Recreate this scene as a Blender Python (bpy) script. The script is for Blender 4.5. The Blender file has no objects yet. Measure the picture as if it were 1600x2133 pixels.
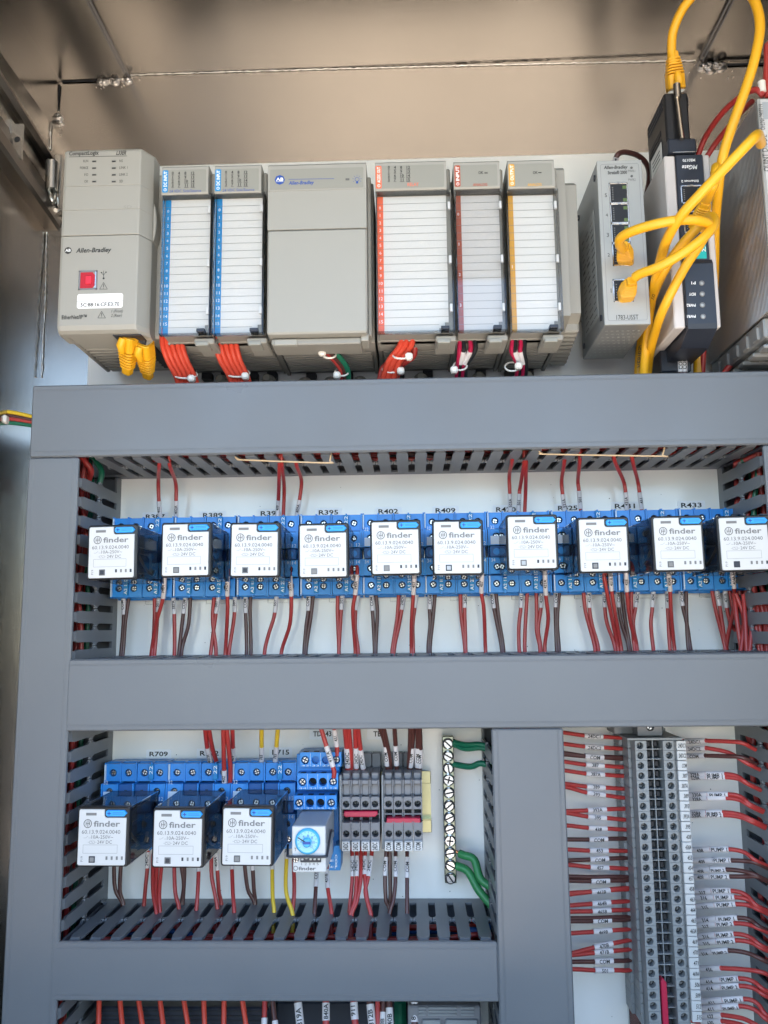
import bpy, math, random
from mathutils import Vector, Matrix
random.seed(7)
S = bpy.context.scene
COL = S.collection
# ---------------------------------------------------------------- camera
FPX, DIST = 1749.63, 655.0          # focal length in photo pixels, camera to mounting panel in mm
def _rot(p, y, r):
    return Matrix.Rotation(y, 3, 'Z') @ Matrix.Rotation(p, 3, 'X') @ Matrix.Rotation(r, 3, 'Y')
CM = _rot(.14057694, .03161689, .01101507)
cam = bpy.data.objects.new('camera', bpy.data.cameras.new('camera'))
COL.objects.link(cam)
cam.data.sensor_fit = 'VERTICAL'
cam.data.sensor_height = 24.0
cam.data.lens = FPX / 2133 * 24.0
cam.data.clip_start = .01
cam.data.clip_end = 500
cam.matrix_world = Matrix.Translation((0, -DIST / 1000, 0)) @ Matrix((CM.col[0], CM.col[2], -CM.col[1])).transposed().to_4x4()
S.camera = cam
# ---------------------------------------------------------------- sky, sun, exposure
world = bpy.data.worlds.new("World"); S.world = world; world.use_nodes = True
nt = world.node_tree; bg = nt.nodes['Background']
sky = nt.nodes.new('ShaderNodeTexSky'); sky.sky_type = 'NISHITA'; sky.sun_disc = False
SUN_EL, SUN_AZ = math.radians(48), math.radians(78)     # high on the right, just behind the plane of the open front
sky.sun_elevation = SUN_EL; sky.sun_rotation = SUN_AZ
sky.air_density = 1.0; sky.dust_density = 0.6; sky.ozone_density = 1.2
nt.links.new(sky.outputs[0], bg.inputs[0]); bg.inputs[1].default_value = 0.10
sun = bpy.data.objects.new('sun', bpy.data.lights.new('sun', 'SUN')); COL.objects.link(sun)
sun.data.energy = 5.0; sun.data.angle = math.radians(.5); sun.data.color = (1, .95, .86)
sd = Vector((math.sin(SUN_AZ) * math.cos(SUN_EL), math.cos(SUN_AZ) * math.cos(SUN_EL), math.sin(SUN_EL)))
sun.rotation_euler = sd.to_track_quat('Z', 'Y').to_euler()
S.view_settings.view_transform = 'Standard'; S.view_settings.look = 'None'
S.view_settings.exposure = 3.15; S.view_settings.gamma = 1
S.render.engine = 'CYCLES'
S.cycles.max_bounces = 10; S.cycles.transparent_max_bounces = 16; S.cycles.use_denoising = True
S.cycles.sample_clamp_indirect = 6

# ---------------------------------------------------------------- helpers
def P(px, py, h):
    """point of the plane h mm in front of the panel seen at photo pixel px,py -> (x, h, z) mm"""
    d = CM @ Vector(((px - 800) / FPX, 1, -(py - 1066.5) / FPX)); t = (DIST - h) / d.y
    return Vector((d.x * t, h, d.z * t))
def hz(px, py, z, lo=6, hi=84):
    """height at which the ray through px,py meets level z"""
    d = CM @ Vector(((px - 800) / FPX, 1, -(py - 1066.5) / FPX))
    if abs(d.z) < 1e-6: return lo
    return min(hi, max(lo, DIST - z / d.z * d.y))
def rect(x0, y0, x1, y1, h):
    xm, ym = (x0 + x1) / 2, (y0 + y1) / 2
    return P(x0, ym, h).x, P(x1, ym, h).x, P(xm, y1, h).z, P(xm, y0, h).z   # X0 X1 Z0 Z1

def srgb(r, g, b):
    f = lambda c: (c / 255 / 12.92) if c / 255 <= .04045 else ((c / 255 + .055) / 1.055) ** 2.4
    return (f(r), f(g), f(b))
MATS = {}
def mat(name, rgb, rough=.5, metal=0, bump=0, bscale=300, var=0, vscale=40, spec=.5, aniso=None, coat=0, rvar=0):
    m = bpy.data.materials.new(name); m.use_nodes = True; t = m.node_tree; b = t.nodes['Principled BSDF']
    b.inputs['Base Color'].default_value = (*rgb, 1); b.inputs['Roughness'].default_value = rough
    b.inputs['Metallic'].default_value = metal; b.inputs['Specular IOR Level'].default_value = spec
    b.inputs['Coat Weight'].default_value = coat
    tc = t.nodes.new('ShaderNodeTexCoord'); mp = t.nodes.new('ShaderNodeMapping')
    t.links.new(tc.outputs['Object'], mp.inputs[0])
    if aniso: mp.inputs['Scale'].default_value = aniso
    if bump:
        n = t.nodes.new('ShaderNodeTexNoise'); n.inputs['Scale'].default_value = bscale; n.inputs['Detail'].default_value = 4
        bp = t.nodes.new('ShaderNodeBump'); bp.inputs['Strength'].default_value = bump; bp.inputs['Distance'].default_value = .0004
        t.links.new(mp.outputs[0], n.inputs[0]); t.links.new(n.outputs[0], bp.inputs['Height']); t.links.new(bp.outputs[0], b.inputs['Normal'])
    if var:
        n = t.nodes.new('ShaderNodeTexNoise'); n.inputs['Scale'].default_value = vscale; n.inputs['Detail'].default_value = 6
        r = t.nodes.new('ShaderNodeMixRGB'); r.blend_type = 'MIX'
        r.inputs[1].default_value = (*[c * (1 - var) for c in rgb], 1); r.inputs[2].default_value = (*[min(1, c * (1 + var)) for c in rgb], 1)
        t.links.new(tc.outputs['Object'], n.inputs[0]); t.links.new(n.outputs[0], r.inputs[0]); t.links.new(r.outputs[0], b.inputs['Base Color'])
    if rvar:
        n = t.nodes.new('ShaderNodeTexNoise'); n.inputs['Scale'].default_value = vscale * .7; n.inputs['Detail'].default_value = 5
        q = t.nodes.new('ShaderNodeMapRange'); q.inputs[1].default_value = .3; q.inputs[2].default_value = .7
        q.inputs[3].default_value = max(.02, rough - rvar); q.inputs[4].default_value = min(1, rough + rvar)
        t.links.new(tc.outputs['Object'], n.inputs[0]); t.links.new(n.outputs[0], q.inputs[0]); t.links.new(q.outputs[0], b.inputs['Roughness'])
    MATS[name] = m; return m
def clear(name, tint, gloss_rough=.04, ior=1.5, haze=0, hcol=(.3, .31, .33)):
    m = bpy.data.materials.new(name); m.use_nodes = True; t = m.node_tree; t.nodes.clear()
    o = t.nodes.new('ShaderNodeOutputMaterial'); mx = t.nodes.new('ShaderNodeMixShader')
    tr = t.nodes.new('ShaderNodeBsdfTransparent'); tr.inputs[0].default_value = (*tint, 1)
    gl = t.nodes.new('ShaderNodeBsdfGlossy'); gl.inputs['Roughness'].default_value = gloss_rough
    fr = t.nodes.new('ShaderNodeFresnel'); fr.inputs[0].default_value = ior
    t.links.new(fr.outputs[0], mx.inputs[0]); t.links.new(tr.outputs[0], mx.inputs[1]); t.links.new(gl.outputs[0], mx.inputs[2])
    if haze:
        df = t.nodes.new('ShaderNodeBsdfDiffuse'); df.inputs[0].default_value = (*hcol, 1); m2 = t.nodes.new('ShaderNodeMixShader'); m2.inputs[0].default_value = haze
        t.links.new(mx.outputs[0], m2.inputs[1]); t.links.new(df.outputs[0], m2.inputs[2]); mx = m2
    t.links.new(mx.outputs[0], o.inputs[0]); MATS[name] = m; return m
mat('duct', (.125, .134, .147), .36, bump=.10, bscale=420, var=.07, vscale=14, rvar=.10)
mat('panel', (.92, .905, .87), .13, bump=.28, bscale=120, var=.02, vscale=12, rvar=.05)
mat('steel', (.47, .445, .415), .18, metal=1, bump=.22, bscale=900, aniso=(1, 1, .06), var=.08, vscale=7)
mat('steel_shaded', (.235, .222, .208), .24, metal=1, bump=.16, bscale=900, aniso=(.06, 1, 1), var=.08, vscale=7)  # same steel at half tone, ceiling shade put into the colour
mat('weld', (.82, .78, .74), .34, metal=1, bump=.8, bscale=260)
mat('weld_burn', (.05, .04, .035), .5, metal=.6)
mat('zinc', (.62, .63, .62), .25, metal=1, bump=.1, bscale=400, var=.1)
mat('yellow_zinc', (.40, .39, .24), .28, metal=1, bump=.1, bscale=300, var=.15)
mat('bar_metal', (.27, .29, .23), .32, metal=1, bump=.3, bscale=200, var=.25, vscale=90)
mat('nickel', (.62, .57, .50), .22, metal=1, bump=.1, var=.1)
mat('screw', (.66, .66, .66), .22, metal=1, bump=.15, bscale=900)
mat('beige', (.31, .30, .27), .50, bump=.10, bscale=1400, var=.02, vscale=20)
mat('beige_dark', (.26, .25, .225), .55, bump=.10, bscale=1400)
mat('label_beige', (.26, .255, .225), .45)
mat('housing', (.19, .182, .165), .6, bump=.1, bscale=900)
mat('dark_gap', (.012, .013, .017), .6)
mat('black', (.012, .012, .014), .35, bump=.05, bscale=900)
mat('soft_black', (.018, .022, .034), .42, bump=.06, bscale=1200)
mat('blue', (.018, .23, .64), .34, bump=.05, bscale=800, var=.05, vscale=60)
mat('blue_deep', (.008, .09, .30), .4)
mat('sticker', (.90, .91, .94), .4)
mat('lever_blue', (.02, .30, .78), .35)
mat('print_blue', (.005, .22, .52), .4)
mat('badge_blue', (.01, .06, .30), .4)
mat('white', (.55, .55, .55), .35, bump=.04, bscale=900)
mat('card', (.66, .645, .62), .6)
mat('ink', (.02, .02, .02), .6)
mat('ink_grey', (.11, .11, .11), .6)
mat('line_grey', (.17, .17, .17), .6)
mat('white_print', (.85, .85, .85), .5)
mat('pale_print', (.55, .66, .78), .5)
mat('red_wire', (.40, .038, .034), .34, bump=.04, bscale=400, var=.08, vscale=30)
mat('orange_wire', (.58, .060, .032), .34, bump=.04, bscale=400, var=.05)
mat('brown_wire', (.085, .030, .026), .33, bump=.04, bscale=400, var=.1)
mat('green_wire', (.008, .135, .075), .35, var=.1)
mat('light_green', (.03, .22, .07), .4, var=.1)
mat('yellow_wire', (.70, .47, .03), .35, var=.05)
mat('yellow_cable', (.76, .38, .012), .40, bump=.05, bscale=200, var=.05, vscale=30)
mat('magenta_wire', (.40, .012, .06), .33)
mat('black_wire', (.015, .017, .02), .3)
mat('copper', (.75, .33, .18), .3, metal=1)
mat('sleeve', (.66, .62, .63), .33, var=.03)
mat('nylon', (.80, .77, .72), .3)
mat('tan', (.56, .40, .24), .4)
mat('terminal', (.18, .18, .195), .42, bump=.05, bscale=900)
mat('terminal_light', (.24, .252, .26), .42, bump=.05, bscale=900)
mat('jumper', (.46, .02, .06), .35)
mat('usb_red', (.42, .004, .012), .35)
mat('port_tongue', (.72, .02, .045), .35)
mat('orange_print', (.80, .13, .05), .45)
mat('rust_print', (.37, .07, .03), .45)
mat('amber_print', (.62, .32, .04), .45)
mat('switch_grey', (.34, .35, .345), .42, bump=.06, bscale=900)
mat('switch_side', (.26, .265, .265), .40, metal=.3, bump=.06, bscale=900)
mat('pale_plastic', (.55, .51, .49), .5, bump=.06, bscale=900)
mat('led_green', (.10, .16, .05), .3)
mat('teal', (.005, .42, .40), .45)
mat('alu', (.52, .50, .49), .36, metal=1, bump=.05, bscale=500)
mat('timer_grey', (.36, .39, .42), .4)
mat('dial', (.05, .38, .66), .3)
mat('dial_pale', (.30, .60, .78), .35)
mat('coil_blue', (.05, .22, .50), .4)
mat('bobbin', (.20, .20, .20), .5)
mat('braid', (.45, .38, .30), .5, bump=.5, bscale=1500)
mat('asphalt', (.055, .056, .06), .9, var=.15, vscale=2)
mat('bounce_concrete', (.56, .48, .385), .9, var=.12, vscale=.8)
mat('gasket', (.05, .045, .042), .5, bump=.2)
mat('dark_steel', (.20, .18, .165), .34, metal=1, bump=.15, bscale=500, aniso=(1, .06, 1))
clear('smoke', (.76, .79, .84), .04, 1.6, .08, (.30, .32, .36))
clear('smoke_dark', (.17, .18, .22), .05)
clear('clear_cover', (.985, .982, .978), .06, 1.28)
clear('gloss_cover', (.995, .985, .98), .02, 1.48)
clear('edge_clear', (.80, .82, .84), .05)
clear('dial_clear', (.6, .85, 1), .03)

def catmull(pts, n=6):
    if len(pts) == 2: return [pts[0].lerp(pts[1], i / n) for i in range(n + 1)]
    q = [pts[0] * 2 - pts[1]] + list(pts) + [pts[-1] * 2 - pts[-2]]; out = []
    for i in range(1, len(q) - 2):
        a, b, c, d = q[i - 1:i + 3]
        for k in range(n):
            t = k / n
            out.append(.5 * ((2 * b) + (c - a) * t + (2 * a - 5 * b + 4 * c - d) * t * t + (3 * b - a - 3 * c + d) * t ** 3))
    out.append(q[-2]); return out
def rr(x0, x1, z0, z1, r, n=4):
    out = []
    for cx, cz, a in ((x1 - r, z1 - r, 0), (x0 + r, z1 - r, 90), (x0 + r, z0 + r, 180), (x1 - r, z0 + r, 270)):
        for k in range(n + 1):
            t = math.radians(a + 90 * k / n); out.append((cx + r * math.cos(t), cz + r * math.sin(t)))
    return out
def offset(poly, d):
    n = len(poly); A = sum(poly[i][0] * poly[(i + 1) % n][1] - poly[(i + 1) % n][0] * poly[i][1] for i in range(n)); s = 1 if A > 0 else -1
    out = []
    for i in range(n):
        p0, p1, p2 = Vector(poly[i - 1]), Vector(poly[i]), Vector(poly[(i + 1) % n])
        e1 = (p1 - p0); e2 = (p2 - p1)
        if e1.length < 1e-6 or e2.length < 1e-6: out.append(tuple(p1)); continue
        e1.normalize(); e2.normalize()
        n1 = Vector((-e1.y, e1.x)) * s; n2 = Vector((-e2.y, e2.x)) * s
        m = n1 + n2; L = m.length
        if L < .3: m = n1; k = 1
        else: m /= L; k = 1 / max(.4, m.dot(n1))
        out.append(tuple(p1 + m * d * k))
    return out
TXT = {}
def glyphs(body, bold=False):
    k = (body, bold)
    if k not in TXT:
        c = bpy.data.curves.new('t', 'FONT'); c.body = body; c.size = 1; c.resolution_u = 2
        if bold: c.offset = .022
        o = bpy.data.objects.new('t', c); me = bpy.data.meshes.new_from_object(o)
        vs = [(v.co.x, v.co.y) for v in me.vertices]; fs = [tuple(p.vertices) for p in me.polygons]
        x0 = min(v[0] for v in vs); x1 = max(v[0] for v in vs); y0 = min(v[1] for v in vs); y1 = max(v[1] for v in vs)
        TXT[k] = ([((a - x0) / (x1 - x0), (b - y0) / (y1 - y0)) for a, b in vs], fs, (x1 - x0) / (y1 - y0))
        bpy.data.objects.remove(o); bpy.data.meshes.remove(me); bpy.data.curves.remove(c)
    return TXT[k]

def fine(g, fs, lim=.22):
    tris = []
    def split(a, b, c, d):
        v = [a, b, c]; hi = max(p[1] for p in v); lo = min(p[1] for p in v)
        if hi - lo < lim or d > 7: tris.append((a, b, c)); return
        e = max(range(3), key=lambda i: abs(v[i][1] - v[(i + 1) % 3][1])); p, q, r = v[e], v[(e + 1) % 3], v[(e + 2) % 3]
        m = ((p[0] + q[0]) / 2, (p[1] + q[1]) / 2); split(p, m, r, d + 1); split(m, q, r, d + 1)
    for f in fs:
        for i in range(1, len(f) - 1): split(g[f[0]], g[f[i]], g[f[i + 1]], 0)
    G = [p for t in tris for p in t]; return G, [(3 * i, 3 * i + 1, 3 * i + 2) for i in range(len(tris))]
class MB:
    """collects faces in mm, coordinates (x, h, z) with h the height in front of the panel"""
    def __init__(s): s.v = []; s.f = []; s.m = []; s.sm = []; s.names = []
    def mi(s, m):
        if m not in s.names: s.names.append(m)
        return s.names.index(m)
    def add(s, vs, fs, m, smooth=False):
        o = len(s.v); k = s.mi(m); s.v += [tuple(v) for v in vs]
        for f in fs: s.f.append(tuple(i + o for i in f)); s.m.append(k); s.sm.append(smooth)
        return s
    def box(s, x0, x1, h0, h1, z0, z1, m, c=0):
        if x1 < x0: x0, x1 = x1, x0
        if z1 < z0: z0, z1 = z1, z0
        if h1 < h0: h0, h1 = h1, h0
        c = min(c, (x1 - x0) / 2.2, (h1 - h0) / 2.2, (z1 - z0) / 2.2)
        lo, hi = (x0, h0, z0), (x1, h1, z1)
        if c <= 0:
            vs = [(x, h, z) for x in (x0, x1) for h in (h0, h1) for z in (z0, z1)]
            return s.add(vs, [(0, 1, 3, 2), (4, 6, 7, 5), (0, 4, 5, 1), (2, 3, 7, 6), (0, 2, 6, 4), (1, 5, 7, 3)], m)
        vs = []; idx = {}
        for sx in (0, 1):
            for sy in (0, 1):
                for sz in (0, 1):
                    sg = (sx, sy, sz)
                    for a in range(3):
                        co = [(hi if sg[i] else lo)[i] + (0 if i == a else (-c if sg[i] else c)) for i in range(3)]
                        idx[(sg, a)] = len(vs); vs.append(co)
        fs = []
        for a in range(3):
            b, d = [i for i in range(3) if i != a]
            for sa in (0, 1):
                r = []
                for sb, sdd in ((0, 0), (1, 0), (1, 1), (0, 1)):
                    g = [0, 0, 0]; g[a] = sa; g[b] = sb; g[d] = sdd; r.append(idx[(tuple(g), a)])
                fs.append(r)
            for sb in (0, 1):
                for sdd in (0, 1):
                    g0 = [0, 0, 0]; g0[b] = sb; g0[d] = sdd; g1 = list(g0); g1[a] = 1
                    fs.append((idx[(tuple(g0), b)], idx[(tuple(g1), b)], idx[(tuple(g1), d)], idx[(tuple(g0), d)]))
        for sx in (0, 1):
            for sy in (0, 1):
                for sz in (0, 1): fs.append(tuple(idx[((sx, sy, sz), a)] for a in range(3)))
        return s.add(vs, fs, m)
    def prism(s, poly, a0, a1, m, axis='h', cham=0, smooth=False):
        mp = {'h': lambda p, a: (p[0], a, p[1]), 'x': lambda p, a: (a, p[0], p[1]), 'z': lambda p, a: (p[0], p[1], a)}[axis]
        n = len(poly); rings = [(poly, a0)]
        if cham: rings += [(poly, a1 - cham * (1 if a1 > a0 else -1)), (offset(poly, cham), a1)]
        else: rings += [(poly, a1)]
        vs = []; fs = []
        for pl, a in rings: vs += [mp(p, a) for p in pl]
        for r in range(len(rings) - 1):
            fs += [(r * n + i, r * n + (i + 1) % n, (r + 1) * n + (i + 1) % n, (r + 1) * n + i) for i in range(n)]
        s.add(vs, fs, m, smooth)
        L = (len(rings) - 1) * n
        s.add([vs[i] for i in range(n)], [tuple(range(n))], m); s.add(vs[L:], [tuple(range(n))], m)
        return s
    def sheet(s, poly, h, m):
        return s.add([(p[0], h, p[1]) for p in poly], [tuple(range(len(poly)))], m)
    def ring(s, cx, cz, r0, r1, h0, h1, m, n=20):
        """flat ring / disc with rim, facing the front"""
        vs = []; 
        for k in range(n):
            a = 2 * math.pi * k / n; c, q = math.cos(a), math.sin(a)
            vs += [(cx + r0 * c, h1, cz + r0 * q), (cx + r1 * c, h1, cz + r1 * q), (cx + r1 * c, h0, cz + r1 * q)]
        fs = []
        for k in range(n):
            j = (k + 1) % n
            fs += [(3 * k, 3 * k + 1, 3 * j + 1, 3 * j), (3 * k + 1, 3 * k + 2, 3 * j + 2, 3 * j + 1)]
        return s.add(vs, fs, m)
    def disc(s, cx, cz, r, h0, h1, m, n=18, cham=0):
        return s.prism([(cx + r * math.cos(2 * math.pi * k / n), cz + r * math.sin(2 * math.pi * k / n)) for k in range(n)], h0, h1, m, cham=cham)
    def cell(s, x0, x1, z0, z1, h0, h1, m, hole=None, dark='dark_gap', n=14):
        """block whose front face has a real round recess: hole=(cx,cz,r,depth)"""
        vs = [(x0, h0, z0), (x1, h0, z0), (x1, h0, z1), (x0, h0, z1), (x0, h1, z0), (x1, h1, z0), (x1, h1, z1), (x0, h1, z1)]
        s.add(vs, [(0, 1, 5, 4), (1, 2, 6, 5), (2, 3, 7, 6), (3, 0, 4, 7), (0, 1, 2, 3)], m)
        cx, cz, r, d = hole
        an = sorted([2 * math.pi * k / n + .05 for k in range(n)] + [math.atan2(zz - cz, xx - cx) % (2 * math.pi) for xx in (x0, x1) for zz in (z0, z1)])
        o, i, b = [], [], []
        for a in an:
            c, q = math.cos(a), math.sin(a)
            tx = ((x1 - cx) / c if c > 0 else (x0 - cx) / c) if abs(c) > 1e-9 else 1e9
            tz = ((z1 - cz) / q if q > 0 else (z0 - cz) / q) if abs(q) > 1e-9 else 1e9
            t = min(tx, tz); o.append((cx + t * c, h1, cz + t * q)); i.append((cx + r * c, h1, cz + r * q)); b.append((cx + r * c, h1 - d, cz + r * q))
        N = len(an)
        s.add(o + i, [(k, (k + 1) % N, N + (k + 1) % N, N + k) for k in range(N)], m)
        s.add(i + b, [(k, (k + 1) % N, N + (k + 1) % N, N + k) for k in range(N)], m)
        s.add(b, [tuple(range(N))], dark)
        return s
    def tube(s, pts, r, m, n=9, cap=True, flat=None):
        pts = [Vector(p) for p in pts]; N = len(pts); R = r if isinstance(r, (list, tuple)) else [r] * N
        t0 = (pts[1] - pts[0]).normalized(); up = Vector((0, 1, 0))
        if abs(t0.dot(up)) > .9: up = Vector((1, 0, 0))
        side = t0.cross(up).normalized(); vs = []; fs = []
        for i, p in enumerate(pts):
            t = (pts[min(i + 1, N - 1)] - pts[max(i - 1, 0)]).normalized()
            side = (side - t * side.dot(t)).normalized(); u = side.cross(t)
            for k in range(n):
                a = 2 * math.pi * k / n; vs.append(p + (side * math.cos(a) + u * math.sin(a)) * R[i])
        for i in range(N - 1):
            for k in range(n): fs.append((i * n + k, i * n + (k + 1) % n, (i + 1) * n + (k + 1) % n, (i + 1) * n + k))
        s.add(vs, fs, m, True)
        if cap: s.add(vs[:n], [tuple(range(n))], m); s.add(vs[-n:], [tuple(range(n))], m)
        return s
    def blob(s, c, rx, rh, rz, m, n=9):
        vs = []; R = []
        for i in range(1, n - 1):
            t = math.pi * i / (n - 1)
            for k in range(n + 2):
                a = 2 * math.pi * k / (n + 2); j = 1 + random.uniform(-.10, .10); vs.append((c[0] + rx * math.sin(t) * math.cos(a) * j, c[1] + rh * math.cos(t), c[2] + rz * math.sin(t) * math.sin(a) * j))
        N = n + 2; L = n - 2
        fs = [(r * N + k, r * N + (k + 1) % N, (r + 1) * N + (k + 1) % N, (r + 1) * N + k) for r in range(L - 1) for k in range(N)] + [tuple(range(N)), tuple(range((L - 1) * N, L * N))]
        return s.add(vs, fs, m, True)
    def text(s, body, x0, x1, z0, z1, h, m='ink', rot=0, bold=False, shear=0, keep=False):
        g, fs, asp = glyphs(body, bold); W, H = x1 - x0, z1 - z0
        vs = []; sh = shear * (H / W if rot in (0, 180) else W / H)
        for a, b in g:
            a = (a + sh * b) / (1 + sh)
            if keep:   # keep the natural aspect inside the box
                if rot in (90, 270): w = min(H, W * asp); q = w / asp; a = .5 + (a - .5) * w / H; b = .5 + (b - .5) * q / W
                else: w = min(W, H * asp); q = w / asp; a = .5 + (a - .5) * w / W; b = .5 + (b - .5) * q / H
            if rot == 0: p = (x0 + a * W, z0 + b * H)
            elif rot == 90: p = (x0 + (1 - b) * W, z0 + a * H)
            elif rot == 180: p = (x1 - a * W, z1 - b * H)
            else: p = (x0 + b * W, z1 - a * H)
            vs.append((p[0], h, p[1]))
        return s.add(vs, fs, m)
    def textp(s, body, x0, y0, x1, y1, h, m='ink', dh=.15, **k):
        X0, X1, Z0, Z1 = rect(x0, y0, x1, y1, h); return s.text(body, X0, X1, Z0, Z1, h + dh, m, **k)
    def linep(s, x0, y0, x1, y1, h, m='ink', w=.25, dh=.13):
        a, b = P(x0, y0, h), P(x1, y1, h); return s.line(a, b, h + dh, m, w)
    def line(s, a, b, h, m='ink', w=.25):
        a, b = Vector((a[0], a[-1])), Vector((b[0], b[-1])); d = (b - a).normalized(); n = Vector((-d.y, d.x)) * w / 2
        return s.sheet([a + n, b + n, b - n, a - n], h, m)
    def build(s, name, parent=None, org=None, stuff=False, kind=None, label=None):
        """org: world origin (x,h,z) of the mesh; default = the parent's origin"""
        if org is None: org = ORG.get(parent.name, (0, 0, 0)) if parent else (0, 0, 0)
        me = bpy.data.meshes.new(name); ox, oh, oz = org
        me.from_pydata([((x - ox) / 1000, -(h - oh) / 1000, (z - oz) / 1000) for x, h, z in s.v], [], s.f)
        for n in s.names: me.materials.append(MATS[n])
        me.polygons.foreach_set('material_index', s.m); me.polygons.foreach_set('use_smooth', s.sm); me.update()
        o = bpy.data.objects.new(name, me); COL.objects.link(o)
        if parent: o.parent = parent
        else: o.location = (ox / 1000, -oh / 1000, oz / 1000)
        if parent:
            po = ORG.get(parent.name, (0, 0, 0)); o.location = ((ox - po[0]) / 1000, -(oh - po[1]) / 1000, (oz - po[2]) / 1000)
        ORG[o.name] = tuple(org)
        if stuff: o['kind'] = 'stuff'
        if kind: o['kind'] = kind
        if label: o['label'] = label
        return o
ORG = {}
def tag(o, label, cat, group=None):
    o['label'] = label; o['category'] = cat
    if group: o['group'] = group
    return o
def thing(name, label, cat, org, group=None):
    o = bpy.data.objects.new(name, None); COL.objects.link(o); o.empty_display_size = .01
    o.location = (org[0] / 1000, -org[1] / 1000, org[2] / 1000); ORG[o.name] = tuple(org)
    return tag(o, label, cat, group)
def inst(src, name, parent, dx=0, dh=0, dz=0):
    """another piece sharing src's mesh, at an offset in mm from the parent's origin"""
    o = bpy.data.objects.new(name, src.data); COL.objects.link(o); o.parent = parent; o.location = (dx / 1000, -dh / 1000, dz / 1000); return o
def place(mb, name, parent, x, h, z):
    """mb drawn round its own zero, placed at world x,h,z under parent"""
    o = mb.build(name); o.parent = parent; p = ORG.get(parent.name, (0, 0, 0)); o.location = ((x - p[0]) / 1000, -(h - p[1]) / 1000, (z - p[2]) / 1000); ORG[o.name] = (x, h, z); return o
def copy_tree(root, org, label, skip=()):
    c = root.copy(); COL.objects.link(c); c.location = (org[0] / 1000, -org[1] / 1000, org[2] / 1000); c['label'] = label; ORG[c.name] = tuple(org)
    def rec(a, b):
        for ch in list(a.children):
            d = ch.copy(); COL.objects.link(d); d.parent = b; rec(ch, d)
    rec(root, c); return c

# ---------------------------------------------------------------- ground, cabinet shell
g = MB(); g.add([(-60000, 60000, -1350), (60000, 60000, -1350), (60000, -60000, -1350), (-60000, -60000, -1350)], [(0, 1, 2, 3)], 'asphalt')
g.build('ground', kind='structure')
g = MB(); g.box(-700, 1000, -900, 3600, -1349, -1250, 'bounce_concrete', 8); g.build('added_bounce_pad', kind='structure')  # unseen pad, added and sized to bounce warm light up into the cabinet
BACK, XL, XR, ZC, ZF = -20, -311, 322, 490, -500
cab = thing('steel_cabinet', 'open brushed stainless steel enclosure with welded corners around the panel', 'cabinet', (0, BACK, ZF))
m = MB(); m.box(XL - 3, XR + 3, BACK - 3, BACK, ZF, ZC + 3, 'steel'); m.build('back_wall', cab)
# side wall: lower sheet, upper rim standing 6 mm inward
m = MB(); m.box(XL - 3, XL, BACK, 330, ZF, 440, 'steel'); m.build('side_wall', cab)
m = MB(); m.box(XL, XL + 6, BACK, 690, 437, 485.5, 'steel'); m.build('rim_flange', cab)
m = MB(); m.box(XR, XR + 3, BACK, 330, ZF, ZC, 'steel'); m.build('side_wall', cab)
m = MB(); m.box(XL - 3, -244, BACK, 690, ZC - 4.5, ZC - 2, 'steel_shaded', .8)
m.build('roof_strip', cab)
m = MB(); m.box(258.5, XR + 3, BACK, 690, ZC - 5.5, ZC - 2, 'steel_shaded', .8); m.build('roof_strip', cab)
m = MB(); m.box(-243, 257.5, BACK, 690, ZC, ZC + 3, 'steel_shaded'); m.box(-245.5, -242, BACK, 690, ZC - 3.2, ZC + 2, 'steel_shaded', .8)
m.box(256.5, 260.5, BACK, 690, ZC - 3.2, ZC + 2, 'steel_shaded', .8); m.build('roof_panel', cab)
m = MB(); m.box(XL - 3, XR + 3, BACK, 330, ZF - 3, ZF, 'steel'); m.build('floor_panel', cab)
m = MB(); m.box(XL, XR, 327, 330, ZF, -290, 'steel'); m.box(XL, XR, 310, 327, -293, -290, 'steel'); m.build('added_shade_lip', cab)  # unseen lip, added to keep ground and low sky light off the lower panel
# welds
random.seed(3)
def bead(pts, r0, r1, step, name='weld_bead', jit=.35):
    m = MB(); out = []; R = []
    pts = [Vector(p) for p in pts]
    for a, b in zip(pts, pts[1:]):
        n = max(2, int((b - a).length / step))
        for k in range(n):
            out.append(a.lerp(b, k / n) + Vector((random.uniform(-jit, jit),) * 3)); R.append(random.uniform(r0, r1))
    m.tube(out, R, 'weld', 7); m.build(name, cab)
bead([P(272, 156, -19), P(700, 143, -19), P(1150, 132, -19), P(1456, 126, -19)], .3, .7, 3.1, jit=.18)
bead([P(97, 485, -19), P(94, 640, -19), P(90, 700, -19), P(87, 792, -19)], .3, .9, 2.8)
bead([P(105, 275, -19), P(106, 296, -19), P(104, 314, -19)], .5, 1.1, 2)
def blob(cx, cy, w, hgt, n, name='weld_spatter'):
    m = MB()
    for k in range(n):
        px = cx + random.uniform(-w, w); py = cy + random.uniform(-hgt, hgt) * (1 - .5 * abs(px - cx) / w)
        c = P(px, py, -19.3); m.blob(c, random.uniform(2.0, 4.2), random.uniform(1.2, 3.0), random.uniform(1.4, 2.6), 'weld')
    for k in range(n):
        c = P(cx + random.gauss(0, w), cy + random.gauss(0, hgt * 1.6), -19.6); m.disc(c.x, c.z, random.uniform(.2, .6), -20, -19.2, 'weld', 6)
    m.build(name, cab)
blob(237, 168, 30, 6, 26); blob(1485, 140, 26, 9, 26); blob(121, 250, 4, 16, 12)
m = MB()   # the dark open joints beside the welds
for a, b, w in (((128, 169.5), (206, 167), 2.0), ((124, 176), (119, 232), 2.2), ((1500, 135), (1600, 132), 2.4)):
    A, B = P(*a, -18.7), P(*b, -18.7); m.line(A, B, -18.8, 'dark_gap', w)
m.build('open_joint', cab)
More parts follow.
